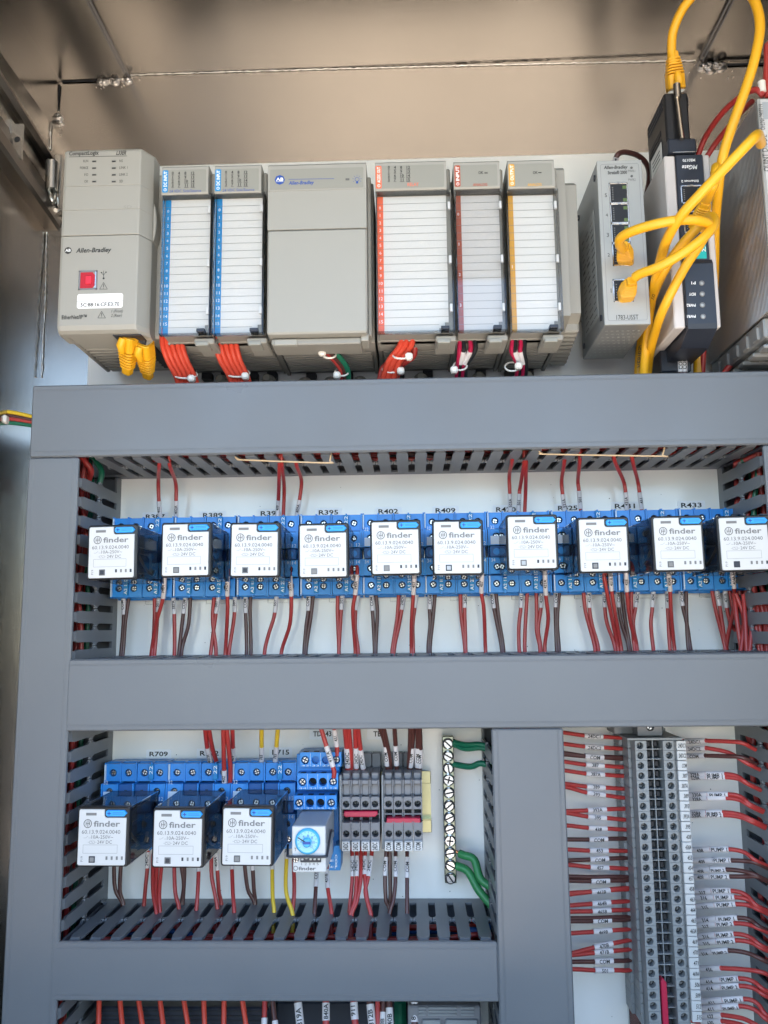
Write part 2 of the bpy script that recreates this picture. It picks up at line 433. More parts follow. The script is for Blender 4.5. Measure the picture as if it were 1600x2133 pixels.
# left frame rail with hinge hardware, running along the side wall towards the viewer
def rail(name, edge, col, ch=.8):
    """edge: list of (px,py) section corners on the back wall; drifts up towards the front as in the photo"""
    rear = [P(x, y, -20) for x, y in edge]; vs = list(rear) + [Vector((p.x, 330, p.z + 42)) for p in rear]; n = len(rear)
    m = MB(); m.add(vs, [(i, (i + 1) % n, (i + 1) % n + n, i + n) for i in range(n)] + [tuple(range(n)), tuple(range(n, 2 * n))], col)
    return m
r_ = thing('door_frame_rail', 'dark steel door frame rail along the upper left cabinet wall', 'frame', P(100, 400, -20))
m = rail('x', [(97, 318), (106, 321), (113, 328), (120, 338), (121, 346), (112, 352), (97, 352)], 'dark_steel'); m.build('upper_tube', r_)
m = rail('x', [(93, 392), (108, 401), (122, 438), (127, 452), (127, 474), (121, 480), (93, 480)], 'dark_steel'); m.build('lower_tube', r_)
m = rail('x', [(93, 350), (97, 350), (97, 395), (93, 395)], 'dark_gap'); m.build('channel_back', r_)
h_ = thing('hinge_roller', 'shiny zinc roller hinge at the end of the upper left rail', 'hinge', P(110, 380, 0))
c0, c1 = P(109, 338, 4), P(107, 396, 4)
m = MB(); m.tube([c0, c1], 5.2, 'zinc', 20); m.build('barrel', h_)
m = MB(); c0, c1 = P(126, 330, -12), P(125, 440, -12); m.box(c0.x - 2.5, c0.x + 4, -19, -5, c1.z, c0.z, 'zinc', .8); m.build('hinge_leaf', h_)
m = MB(); m.tube(catmull([P(100, 396, 0), P(105, 410, 6), P(112, 420, 4), P(118, 405, 0), P(121, 432, -2), P(116, 438, 2)]), 1.9, 'zinc', 8); m.build('hook', h_)
b_ = thing('slotted_bracket', 'zinc bracket with one round hole inside the upper left rail', 'bracket', P(36, 290, 60))
X0, X1, Z0, Z1 = rect(23, 258, 46, 330, 60)
m = MB(); m.cell(X0, X1, Z0, Z1, 57.5, 60, 'zinc', (X0 * .45 + X1 * .55, Z0 * .45 + Z1 * .55, 2.5, 2.4)); m.build('plate', b_)
m = MB(); m.box(X0 - 4.5, X0 - .2, 50, 61.5, Z0 + 1, Z1 + 4, 'zinc', .6); m.build('flange', b_)
# mounting panel
pan = MB(); pan.box(-261.7, 312, -1.6, 0, -470, 391, 'panel', .4)
PB = pan
random.seed(21); sp = MB()
for k in range(150):
    x_, z_ = random.uniform(-240, 240), random.uniform(-280, 115); sp.disc(x_, z_, random.uniform(.12, .42), 0, .05 + k * .0004, 'dark_gap', 6)
tag(PB.build('equipment_board'), 'large glossy white steel back panel carrying all devices and ducts', 'panel')
sp.build('dirt_specks', bpy.data.objects['equipment_board'], stuff=True)
# ---------------------------------------------------------------- slotted wiring ducts
PITCH, HD = 13.35, 88
def finger_poly():
    a, b = PITCH / 2 - 2.5, PITCH / 2 - .75
    return [(-a, 10), (a, 10), (a, 38), (b, 43), (b, 46), (a, 51), (a, 76), (a - 1, 80), (-a + 1, 80), (-a, 76), (-a, 51), (-b, 46), (-b, 43), (-a, 38)]
def finger_mesh(side):
    """side: top / bottom = outer face looks to +z / -z, right / left = outer face looks to +x / -x; origin at the outer face"""
    m = MB(); T = 1.7; s = 1 if side in ('top', 'right') else -1; pl = finger_poly(); n = len(pl)
    mp = (lambda u, h, w: (u, h, w)) if side in ('top', 'bottom') else (lambda u, h, w: (w, h, u))
    vs = [mp(u, h, 0) for u, h in pl] + [mp(u, h, -s * T) for u, h in pl]
    m.add(vs, [tuple(range(n)), tuple(range(n, 2 * n))] + [(i, (i + 1) % n, n + (i + 1) % n, n + i) for i in range(n)], 'duct')
    a = PITCH / 2 - 3.5   # lip bending inwards below the cover
    vs = [mp(-a, 80, 0), mp(a, 80, 0), mp(a + .4, 84, -s * 2.2), mp(-a - .4, 84, -s * 2.2), mp(-a, 80, -s * T), mp(a, 80, -s * T), mp(a, 84, -s * 3.6), mp(-a, 84, -s * 3.6)]
    m.add(vs, [(0, 1, 2, 3), (4, 5, 6, 7), (0, 3, 7, 4), (1, 2, 6, 5)], 'duct')
    for q in (-1, 1):    # little moulded nib where a finger snaps off
        u = q * (PITCH / 2 - 1.2); vs = [mp(u - .9, 42.6, .5 * s), mp(u + .9, 42.6, .5 * s), mp(u + .9, 46.4, .5 * s), mp(u - .9, 46.4, .5 * s), mp(u - .9, 41.8, -s), mp(u + .9, 41.8, -s), mp(u + .9, 47.2, -s), mp(u - .9, 47.2, -s)]
        m.add(vs, [(0, 1, 2, 3), (0, 1, 5, 4), (1, 2, 6, 5), (2, 3, 7, 6), (3, 0, 4, 7)], 'duct')
    return m
PROTO = {}
def duct(label, x0, x1, z0, z1, sides, ranges, phase=0, solid=()):
    org = ((x0 + x1) / 2, 0, (z0 + z1) / 2)
    d = thing('wiring_duct', label, 'cable duct', org, 'grey slotted wiring ducts')
    horiz = (x1 - x0) > (z1 - z0)
    m = MB()   # cover: flat front with returned edges
    e = .9
    if horiz: m.box(x0, x1, 84, HD, z0 + .1, z1 - .1, 'duct', .9)
    else: m.box(x0 + .1, x1 - .1, 84, HD, z0, z1, 'duct', .9)
    for q in (3.2, 4.0):
        if horiz: m.box(x0, x1, HD - .2, HD + .12, z0 + q, z0 + q + .35, 'duct', .1); m.box(x0, x1, HD - .2, HD + .12, z1 - q - .35, z1 - q, 'duct', .1)
        else: m.box(x0 + q, x0 + q + .35, HD - .2, HD + .12, z0, z1, 'duct', .1); m.box(x1 - q - .35, x1 - q, HD - .2, HD + .12, z0, z1, 'duct', .1)
    m.build('cover', d)
    m = MB(); m.box(x0, x1, 0.2, 2, z0, z1, 'duct')
    for sd_ in ('top', 'bottom', 'right', 'left'):
        if sd_ not in sides and sd_ not in solid: continue
        top = 10 if sd_ in sides else 84
        if sd_ == 'top': m.box(x0, x1, 2, top, z1 - 1.7, z1, 'duct')
        if sd_ == 'bottom': m.box(x0, x1, 2, top, z0, z0 + 1.7, 'duct')
        if sd_ == 'right': m.box(x1 - 1.7, x1, 2, top, z0, z1, 'duct')
        if sd_ == 'left': m.box(x0, x0 + 1.7, 2, top, z0, z1, 'duct')
    m.build('base', d)
    for sd_ in sides:
        lo, hi = ranges[sd_]
        if sd_ not in PROTO:
            PROTO[sd_] = None
        u = lo + PITCH / 2 + phase
        while u < hi - 4:
            off = {'top': (u, z1), 'bottom': (u, z0), 'right': (x1, u), 'left': (x0, u)}[sd_]
            dx, dz = off[0] - org[0], off[1] - org[2]
            if PROTO[sd_] is None:
                o = place(finger_mesh(sd_), 'slat', d, off[0], 0, off[1]); PROTO[sd_] = o
            else: inst(PROTO[sd_], 'slat', d, dx, 0, dz)
            u += PITCH
    return d
Z1B, Z1T = 122.6, P(800, 788, 88).z
Z2B, Z2T = P(800, 1519, 88).z, P(800, 1367, 88).z
Z3B, Z3T = P(570, 2087, 88).z, P(570, 1962, 88).z
XD1, XD2, XD3 = P(65, 870, 88).x, P(140, 1445, 88).x, P(114, 2020, 88).x
XLL, XLR = -266, -230.5
XM0, XM1 = P(1026, 1600, 88).x, P(1177, 1600, 88).x
XRR = 240.5
XD3R = P(1038, 2025, 88).x
duct('long grey slotted duct, uppermost, below the row of controllers', XD1, 308, Z1B, Z1T, ['bottom'], {'bottom': (XD1 + 36, 306)}, 4, ['top'])
duct('long grey slotted duct across the middle, below the row of ten relays', XD2, XRR - .3, Z2B, Z2T, ['top'], {'top': (XD2 + 2, XRR - 2)}, 3, ['bottom'])
duct('short grey slotted duct below the three relays and the timer', XD3, XD3R, Z3B, Z3T, ['top'], {'top': (XD3 + 1, XD3R - 2)}, 2, ['bottom'])
duct('tall grey slotted duct down the left side of the panel', XLL, XLR, -440, Z1B - .4, ['right'], {'right': (-430, Z1B - 6)}, 8, ['left'])
duct('tall grey slotted duct between the ground bar and the terminal strip', XM0, XM1, -440, Z2B - .4, ['left'], {'left': (-430, Z2B - 4)}, 5, ['right'])
duct('tall grey slotted duct at the right edge beside the terminal strip', XRR, XRR + 50, -440, Z1B - .4, ['left'], {'left': (-430, Z1B - 4)}, 2, ['right'])
random.seed(11)
def bundle(label, a, b, spread, cols, n, r=1.9, wob=3):
    a, b = Vector(a), Vector(b); m = MB(); d = (b - a); L = d.length; s1 = Vector((0, 1, 0)); s2 = d.normalized().cross(s1)
    for k in range(n):
        o = s1 * random.uniform(-spread[0], spread[0]) + s2 * random.uniform(-spread[1], spread[1]); pts = []
        K = max(3, int(L / 35))
        for i in range(K + 1): pts.append(a + d * i / K + o + s1 * random.uniform(-wob, wob) + s2 * random.uniform(-wob, wob))
        m.tube(catmull(pts, 3), r, random.choice(cols), 7)
    o = m.build('wire_bundle', stuff=True, org=tuple(a)); tag(o, label, 'wires', 'wire bundles lying inside the ducts')
bundle('dense red wires lying inside the uppermost duct', (-200, 42, 147), (300, 42, 147), (26, 15), ['red_wire'] * 5 + ['brown_wire', 'green_wire'], 22)
bundle('yellow wires inside the right half of the uppermost duct', (0, 62, 140), (210, 58, 142), (7, 6), ['yellow_cable'], 4, 2.6, 1.5)
bundle('dark red wires lying inside the middle duct', (-220, 40, -45), (235, 40, -45), (26, 13), ['red_wire', 'red_wire', 'brown_wire'], 16)
bundle('red wires lying inside the short lower duct', (-220, 45, -216), (80, 45, -216), (24, 9), ['red_wire'] * 4 + ['blue_deep', 'black_wire'], 16)
bundle('red and green wires inside the tall left duct', (-249, 40, -400), (-249, 40, 140), (26, 8), ['red_wire'] * 4 + ['green_wire'], 11)
bundle('red wires inside the duct left of the terminal strip', (74, 40, -420), (74, 40, -40), (26, 12), ['red_wire'] * 4 + ['brown_wire'], 13)
bundle('thick red wire bundle inside the duct at the right edge', (264, 34, -430), (264, 34, 150), (24, 17), ['red_wire'] * 6 + ['green_wire'], 30, 2.0, 5)

# ---------------------------------------------------------------- wires
def sol(px, py, h): return P(px, py, h)
def wire(col, pts, hs, he, r=1.45, sleeves=(), name='wire', thick=.32, seg=5, ext0=None, ext1=None, smat='sleeve', bold=True):
    """pts in photo pixels with the height running from hs to he; sleeves = (first px y, last px y, text[, axis])"""
    L = [0]
    for a, b in zip(pts, pts[1:]): L.append(L[-1] + math.dist(a[:2], b[:2]))
    V = []
    for p, l in zip(pts, L):
        h = p[2] if len(p) > 2 else hs + (he - hs) * (l / L[-1]) ** .8
        V.append(P(p[0], p[1], h))
    if ext0: V.insert(0, V[0] + Vector(ext0))
    if ext1: V.append(V[-1] + Vector(ext1))
    C = catmull(V, seg)
    org = tuple(V[0]); m = MB(); m.tube(C, r, col, 9); w = m.build(name, org=org)
    # arc-length lookup in projected pixels
    def pj(v):
        q = CM.transposed() @ Vector((v.x, DIST - v.y, v.z)); return 800 + FPX * q.x / q.y, 1066.5 - FPX * q.z / q.y
    PX = [pj(v) for v in C]
    for sl in sleeves:
        a, b, txt = sl[:3]; ax = sl[3] if len(sl) > 3 else 1
        if ax == 0: idx = [i for i, p in enumerate(PX) if min(a, b) - 1 <= p[0] <= max(a, b) + 1]
        else: idx = [i for i, p in enumerate(PX) if min(a, b) - 1 <= p[1] <= max(a, b) + 1]
        # exact end points by interpolation
        def at(val):
            for i in range(len(C) - 1):
                u, v = PX[i][ax], PX[i + 1][ax]
                if (u - val) * (v - val) <= 0 and u != v: return C[i].lerp(C[i + 1], (val - u) / (v - u)), i
            j = 0 if abs(PX[0][ax] - val) < abs(PX[-1][ax] - val) else len(C) - 1
            return C[j], j
        (pa, ia), (pb, ib) = at(a), at(b)
        if ia > ib: pa, pb, ia, ib = pb, pa, ib, ia
        run = [pa] + [C[i] for i in range(ia + 1, ib + 1) if (C[i] - pa).length > .6 and (C[i] - pb).length > .6] + [pb]
        if (pb - pa).length < 2: continue
        m = MB(); R = r + thick; m.tube(run, R, smat, 12); s = m.build('sleeve', w)
        if not txt: continue
        D = [0]
        for u, v in zip(run, run[1:]): D.append(D[-1] + (v - u).length)
        g, fs, asp = glyphs(txt, bold); g, fs = fine(g, fs); Hh = R * 1.3; Hh = min(Hh, D[-1] * .86 / asp); Wd = Hh * asp * 1.02
        fl = (ax == 1)
        up = run[-1].z > run[0].z if ax == 1 else run[-1].x > run[0].x
        vs = []; ctr = random.uniform(-.25, .25)
        for u, v in g:
            t = (u - .5) * Wd; t = t if up else -t; l = D[-1] / 2 + t; k = 0
            while k < len(D) - 2 and D[k + 1] < l: k += 1
            q = run[k].lerp(run[k + 1], (l - D[k]) / max(1e-6, D[k + 1] - D[k])); T = (run[k + 1] - run[k]).normalized()
            if not up: T = -T
            f = Vector((-.08, 1, 0)) if True else None
            f = (f - T * f.dot(T)).normalized(); sd2 = T.cross(f) * -1
            if ax == 1: sd2 = sd2 if sd2.x < 0 else -sd2      # reading upward: glyph tops to the left
            else: sd2 = sd2 if sd2.z > 0 else -sd2
            an = (v - .5) * Hh / R + ctr
            vs.append(q + (f * math.cos(an) + sd2 * math.sin(an)) * (R + .10))
        t_ = MB(); t_.add(vs, fs, 'ink'); t_.build('lettering', s)
    return w
CN = {'red_wire': 'red', 'brown_wire': 'brown', 'yellow_wire': 'yellow', 'orange_wire': 'orange red', 'green_wire': 'dark green', 'black_wire': 'black', 'magenta_wire': 'magenta'}
ORD = ['', 'first', 'second', 'third', 'fourth', 'fifth', 'sixth', 'seventh', 'eighth', 'ninth', 'tenth'] 
def nth(n):
    if n <= 10: return ORD[n]
    return f"{n}{'th' if 10 < n % 100 < 20 else {1: 'st', 2: 'nd', 3: 'rd'}.get(n % 10, 'th')}"
def run_set(data, place, group, key=0, order='from the left', **kw):
    """data rows: (colour letter, points, [(y0, y1, text)])"""
    rows = sorted(data, key=lambda r: r[1][0][key])
    for i, row in enumerate(rows):
        c = {'r': 'red_wire', 'b': 'brown_wire', 'y': 'yellow_wire', 'o': 'orange_wire'}[row[0]]
        k = dict(kw); 
        if len(row) > 3: k.update(row[3])
        sl = row[2]; h0 = k.pop('hs'); h1 = k.pop('he'); zt = k.pop('zt', None)
        if zt is not None: h1 = hz(*row[1][-1][:2], zt, 14, 70)
        w = wire(c, row[1], h0, h1, sleeves=sl, **k)
        t = next((s[2] for s in sl if s[2]), None)
        tag(w, f"{CN[c]} wire{' with sleeve ' + t if t else ''}, {nth(i + 1)} {order} {place}", 'wire', group)
R1 = [ # below the upper relay row
 ('b', [(257,1239),(258,1281),(253,1353)], [(1241,1280,'COM')]), ('b', [(269,1243),(262,1290),(257,1353)], []),
 ('r', [(322,1239),(322,1290),(318,1353)], []), ('r', [(331,1243),(328,1290),(323,1353)], [(1243,1275,'501')]),
 ('r', [(343,1203),(340,1245),(325,1300),(316,1355)], [(1203,1246,'548A')], {'hs': 33}),
 ('r', [(361,1239),(363,1278),(364,1353)], [(1241,1279,'387A')]), ('b', [(387,1239),(382,1278),(374,1350)], [(1240,1278,'COM')]),
 ('b', [(397,1239),(393,1300),(380,1347)], []), ('r', [(447,1236),(443,1290),(450,1353)], []),
 ('r', [(456,1239),(450,1279),(440,1353)], [(1240,1278,'501')]), ('r', [(474,1200),(474,1241),(474,1275),(470,1353)], [(1200,1241,'542A')], {'hs': 33}),
 ('r', [(490,1237),(488,1285),(478,1352)], [(1238,1275,'389')]), ('b', [(512,1235),(512,1277),(514,1350)], [(1237,1277,'COM')]),
 ('b', [(523,1235),(521,1275),(523,1350)], []), ('r', [(577,1232),(572,1280),(560,1320),(552,1353)], [(1238,1276,'551')]),
 ('r', [(604,1198),(607,1241),(604,1300),(587,1354)], [(1198,1241,'553A')], {'hs': 33}),
 ('b', [(643,1232),(642,1272),(638,1303),(634,1352)], [(1235,1272,'COM')]), ('b', [(653,1234),(648,1282),(638,1349)], []),
 ('r', [(704,1231),(703,1275),(706,1352)], []), ('r', [(714,1231),(711,1270),(706,1352)], [(1234,1270,'501')]),
 ('r', [(744,1196),(740,1238),(735,1274),(740,1353)], [(1196,1238,'545A')], {'hs': 33}), ('r', [(746,1236),(741,1270),(740,1310),(746,1353)], [(1237,1271,'')]),
 ('b', [(773,1231),(776,1272),(780,1349)], [(1234,1272,'COM')]), ('b', [(782,1231),(786,1274),(783,1349)], []),
 ('r', [(831,1228),(827,1288),(817,1354)], []), ('r', [(842,1229),(837,1270),(831,1303),(821,1354)], [(1231,1270,'24DC')]),
 ('r', [(864,1195),(861,1238),(857,1303),(857,1354)], [(1195,1238,'453')], {'hs': 33}), ('r', [(868,1232),(864,1266),(860,1303),(861,1354)], [(1232,1266,'')]),
 ('b', [(896,1226),(895,1269),(896,1300),(892,1347)], [(1229,1269,'COM')]), ('b', [(907,1226),(902,1288),(896,1347)], []),
 ('r', [(959,1225),(960,1275),(968,1345)], []), ('r', [(969,1226),(968,1266),(970,1345)], [(1228,1266,'24DC')]),
 ('r', [(1004,1194),(1003,1235),(1008,1270),(1011,1345)], [(1194,1235,'457')], {'hs': 33}),
 ('b', [(1024,1228),(1029,1267),(1044,1344)], [(1230,1267,'COM')]), ('b', [(1032,1225),(1039,1287),(1048,1344)], []),
 ('r', [(1086,1224),(1085,1266),(1081,1300),(1081,1344)], [(1226,1266,'431')]), ('r', [(1099,1224),(1095,1290),(1093,1345)], []),
 ('r', [(1117,1224),(1118,1275),(1118,1315),(1124,1345)], []), ('r', [(1129,1226),(1127,1266),(1121,1310),(1126,1345)], [(1228,1266,'420C')]),
 ('r', [(1135,1190),(1137,1239),(1142,1290),(1135,1345)], [(1190,1239,'431A')], {'hs': 33}),
 ('b', [(1158,1226),(1157,1265),(1159,1343)], [(1228,1265,'COM')]), ('b', [(1166,1224),(1161,1290),(1164,1343)], []),
 ('r', [(1215,1223),(1220,1275),(1238,1343)], []), ('r', [(1227,1223),(1228,1266),(1233,1300),(1245,1343)], [(1225,1266,'431A')]),
 ('r', [(1259,1226),(1260,1265),(1265,1300),(1280,1343)], [(1228,1265,'425C')]), ('r', [(1257,1193),(1272,1275),(1286,1343)], [], {'hs': 33}),
 ('r', [(1271,1190),(1274,1230),(1281,1275),(1293,1343)], [(1190,1230,'431B')], {'hs': 33}), ('b', [(1286,1223),(1289,1265),(1295,1300),(1308,1340)], [(1225,1265,'COM')]),
 ('b', [(1295,1221),(1300,1275),(1311,1340)], []), ('r', [(1304,1190),(1306,1232),(1312,1288),(1325,1343)], [(1190,1232,'438')], {'hs': 33}),
 ('r', [(1316,1221),(1315,1275),(1321,1343)], []), ('r', [(1329,1223),(1324,1265),(1319,1300),(1326,1343)], [(1225,1265,'24DC')]),
 ('r', [(1361,1221),(1359,1265),(1356,1300),(1360,1343)], [(1224,1265,'404')]), ('r', [(1389,1221),(1391,1267),(1395,1343)], [(1224,1267,'431B')]),
 ('r', [(1392,1188),(1396,1231),(1398,1275),(1404,1343)], [(1188,1231,'404A')], {'hs': 33}), ('b', [(1417,1223),(1422,1262),(1431,1300),(1437,1341)], [(1225,1262,'COM')]),
 ('b', [(1429,1221),(1430,1275),(1433,1341)], []), ('r', [(1481,1219),(1492,1275),(1509,1341)], []),
 ('r', [(1491,1220),(1499,1262),(1511,1341)], [(1223,1262,'551')]), ('r', [(1510,1223),(1514,1266),(1525,1305),(1546,1326)], [(1225,1266,'431B')]),
 ('r', [(1525,1188),(1529,1225),(1530,1262),(1514,1340)], [(1188,1225,'404A')], {'hs': 33}), ('r', [(1518,1221),(1533,1290),(1548,1312)], [])]
run_set(R1, 'below the upper relays', 'wires from the upper relays down into the middle duct', hs=14, he=40, zt=Z2T, ext0=(0, -2, 7), ext1=(0, 4, -14))
R2 = [('r', [(332,966),(330,1000),(331,1044),(334,1080)], [(1044,1079,'402')]), ('r', [(353,966),(366,1005),(367,1043),(367,1080)], [(1043,1079,'402A')]),
 ('r', [(582,965),(580,1041),(578,1077)], [(1041,1076,'409')]), ('r', [(587,965),(592,1015),(590,1077)], []),
 ('r', [(617,965),(628,1000),(624,1041),(618,1077)], [(1041,1076,'409A')]), ('r', [(1067,957),(1061,990),(1062,1028),(1063,1072)], [(1028,1066,'503A')]),
 ('r', [(1092,960),(1084,1012),(1082,1028),(1080,1072)], [(1028,1065,'501')]), ('r', [(1096,960),(1095,1020),(1093,1070)], []),
 ('r', [(1176,958),(1170,1000),(1172,1029),(1177,1070)], [(1029,1066,'521A')]), ('r', [(1208,956),(1204,1000),(1206,1022),(1210,1068)], [(1022,1059,'501')]),
 ('r', [(1279,955),(1298,1000),(1303,1025),(1306,1064)], [(1025,1062,'431A')]), ('r', [(1317,955),(1328,1000),(1332,1025),(1337,1066)], [(1025,1060,'431')])]
for r_2 in R2: r_2[1][0] = (*r_2[1][0], hz(*r_2[1][0], Z1B, 14, 60))
run_set(R2, 'above the upper relays', 'wires from the uppermost duct down to the upper relays', hs=30, he=14, ext0=(0, 3, 14), ext1=(0, 0, -7))
R3 = [('r', [(426,1505),(432,1558),(441,1600)], [(1557,1597,'407A')]), ('r', [(433,1505),(443,1560),(455,1600)], []),
 ('r', [(465,1505),(467,1604),(468,1641)], [(1604,1638,'402')], {'he': 27}), ('r', [(471,1505),(480,1597),(479,1641)], [], {'he': 27}), ('r', [(484,1505),(485,1557),(485,1600)], [(1557,1596,'409')]),
 ('y', [(545,1505),(545,1555),(545,1598)], [(1555,1594,'765')]), ('y', [(580,1505),(576,1554),(573,1595)], [(1554,1591,'765')]),
 ('r', [(665,1505),(680,1554),(695,1602)], [(1554,1597,'411A')], {'he': 42}), ('r', [(695,1505),(698,1530),(702,1557)], [(1518,1554,'431')], {'he': 34}),
 ('r', [(718,1505),(723,1557),(726,1632)], [(1557,1597,'24DC')], {'r': 2.1}), ('r', [(726,1505),(731,1570),(732,1632)], []),
 ('r', [(739,1505),(741,1557),(743,1632)], [(1557,1599,'24DC')]), ('r', [(745,1505),(751,1561),(761,1632)], [(1561,1600,'24DC')]),
 ('b', [(787,1505),(803,1554),(809,1632)], [(1554,1594,'COM')]), ('b', [(797,1505),(812,1580),(815,1632)], []),
 ('b', [(821,1505),(824,1552),(828,1632)], [(1552,1593,'COM')]), ('b', [(861,1505),(859,1557),(852,1632)], [(1557,1597,'COM')]),
 ('b', [(855,1505),(853,1580),(850,1632)], []), ('b', [(869,1505),(870,1557),(869,1632)], [(1557,1597,'COM')]), ('b', [(874,1505),(876,1570),(873,1632)], [(1560,1598,'COM')])]
run_set(R3, 'just below the middle duct', 'wires from the middle duct down to the lower row', hs=44, he=18, r=1.65, ext1=(0, -1, -6))
R4 = [('b', [(238,1790),(240,1851),(256,1885)], []), ('b', [(253,1790),(250,1854),(257,1885)], []), ('r', [(308,1775),(307,1809),(303,1851),(300,1887)], [(1775,1808,'24DC')]),
 ('r', [(319,1790),(319,1857),(326,1903)], []), ('r', [(329,1790),(324,1857),(329,1900)], []), ('r', [(338,1790),(332,1857),(333,1900)], []), ('r', [(363,1790),(365,1857),(373,1893)], []),
 ('b', [(376,1790),(383,1841),(379,1877)], []), ('b', [(385,1790),(384,1830),(381,1877)], []), ('r', [(415,1790),(412,1857),(409,1896)], [(1790,1816,'')]), ('r', [(441,1775),(441,1825),(453,1893)], []),
 ('r', [(450,1775),(453,1812),(456,1857),(461,1883)], [(1775,1812,'404A')]), ('r', [(483,1790),(485,1857),(488,1901)], [(1790,1812,'')]), ('b', [(509,1790),(516,1851),(531,1883)], []),
 ('b', [(526,1790),(529,1851),(532,1883)], [(1790,1812,'')]), ('y', [(567,1790),(568,1864),(571,1900)], [(1790,1812,'')]), ('y', [(599,1755),(597,1789),(596,1857),(610,1906)], [(1755,1790,'765')]),
 ('r', [(612,1800),(613,1857),(610,1895)], [])]
run_set(R4, 'below the lower relays', 'wires from the lower relays down into the short duct', hs=14, he=40, zt=Z3T, ext0=(0, -2, 4), ext1=(0, 4, -14))
R5 = [('b', [(660,1800),(658,1848),(655,1902)], [(1800,1848,'COM')]), ('r', [(681,1800),(683,1851),(691,1903)], [(1812,1851,'431B')]),
 ('r', [(733,1765),(734,1827),(728,1900)], [(1784,1826,'24DC')]), ('r', [(743,1765),(743,1825),(739,1875),(730,1905)], [(1784,1826,'24DC')]), ('r', [(752,1765),(752,1824),(744,1875),(733,1905)], []),
 ('r', [(761,1765),(760,1827),(766,1880),(772,1905)], [(1784,1822,'24DC')]), ('r', [(776,1765),(767,1827),(761,1860),(773,1905)], [(1784,1826,'24DC')]),
 ('b', [(805,1765),(802,1825),(804,1875),(811,1893)], [(1785,1824,'COM')]), ('b', [(812,1765),(813,1860),(811,1890)], []), ('b', [(824,1765),(824,1827),(820,1872),(812,1902)], [(1785,1827,'COM')]),
 ('b', [(848,1765),(848,1830),(848,1902)], [(1786,1829,'COM')])]
run_set(R5, 'below timer and grey terminals', 'wires from the timer and grey terminals into the short duct', hs=14, he=40, zt=Z3T, ext0=(0, 0, 6), ext1=(0, 4, -14))
R6 = [('o', [(207,2070),(205,2150)], []), ('o', [(249,2070),(256,2150)], []), ('o', [(287,2070),(299,2150)], []), ('o', [(332,2070),(342,2150)], []), ('o', [(381,2070),(394,2150)], []),
 ('o', [(424,2070),(427,2150)], []), ('o', [(467,2070),(466,2150)], []), ('o', [(503,2070),(515,2150)], []), ('r', [(552,2070),(550,2150)], [(2120,2150,'')]), ('b', [(567,2070),(575,2150)], [(2126,2150,'')]),
 ('b', [(619,2070),(627,2150)], [(2089,2150,'819A')], {'r': 2.5}), ('r', [(679,2070),(679,2150)], [(2089,2126,'840A')], {'r': 2.3}), ('r', [(736,2070),(741,2150)], [(2088,2124,'911')], {'r': 2.3}),
 ('b', [(769,2070),(777,2150)], [(2092,2150,'812B')], {'r': 2.4}), ('r', [(787,2070),(787,2150)], []), ('b', [(799,2070),(796,2150)], [(2108,2150,'8B')]), ('b', [(810,2070),(813,2150)], [(2099,2150,'40B')], {'r': 2.2}),
 ('b', [(863,2070),(864,2150)], [(2088,2129,'812B')], {'r': 2.3})]
run_set(R6, 'below the short duct', 'wires coming out at the bottom edge of the photo', hs=42, he=52, r=1.75)
# wires on the two sides of the terminal strip
def Q(x, y): return (1160 + x / 3.37, 1500 + y / 3.37)
LW = [('r',85,125,'24DC1'),('r',165,200,'24DC2'),('b',228,272,'COM'),('b',240,262,''),('r',290,330,'387'),('r',352,392,'387A'),('r',445,482,'389'),('r',465,545,'393'),('r',640,622,'393A'),('r',650,698,'395'),
 ('r',738,768,'438'),('b',838,832,'COM'),('r',908,918,'453'),('b',985,968,'COM'),('r',1015,1042,'457'),('b',1098,1100,''),('b',1128,1125,'COM'),('r',1215,1188,'463B'),('r',1225,1178,''),('r',1302,1272,'464B'),
 ('r',1345,1332,'465B'),('b',1392,1382,''),('b',1412,1402,'COM'),('r',1497,1470,'469B'),('r',1640,1548,'470B'),('r',1650,1612,'471B'),('b',1697,1688,'COM'),('r',1748,1757,'501')]
rows = []
for c, a, b, t in LW:
    x0 = 20 + a * .045; ym = (a + b) / 2
    pts = [Q(x0, a), Q(190 + a * .04, ym + (3 if a != b else 0)), Q(330 + a * .04, b * .6 + ym * .4), Q(455 + a * .02, b)]
    s0 = Q(185 + a * .045, 0)[0]; s1 = Q(315 + a * .045, 0)[0]
    rows.append((c, pts, [(s0, s1, t, 0)] if t else []))
run_set(rows, 'on the terminal strip left side', 'wires entering the terminal strip on its left side', key=1, order='from the top', hs=34, he=20, r=1.5, thick=.5, ext0=(-9, 4, 0), ext1=(5, -2, 0))
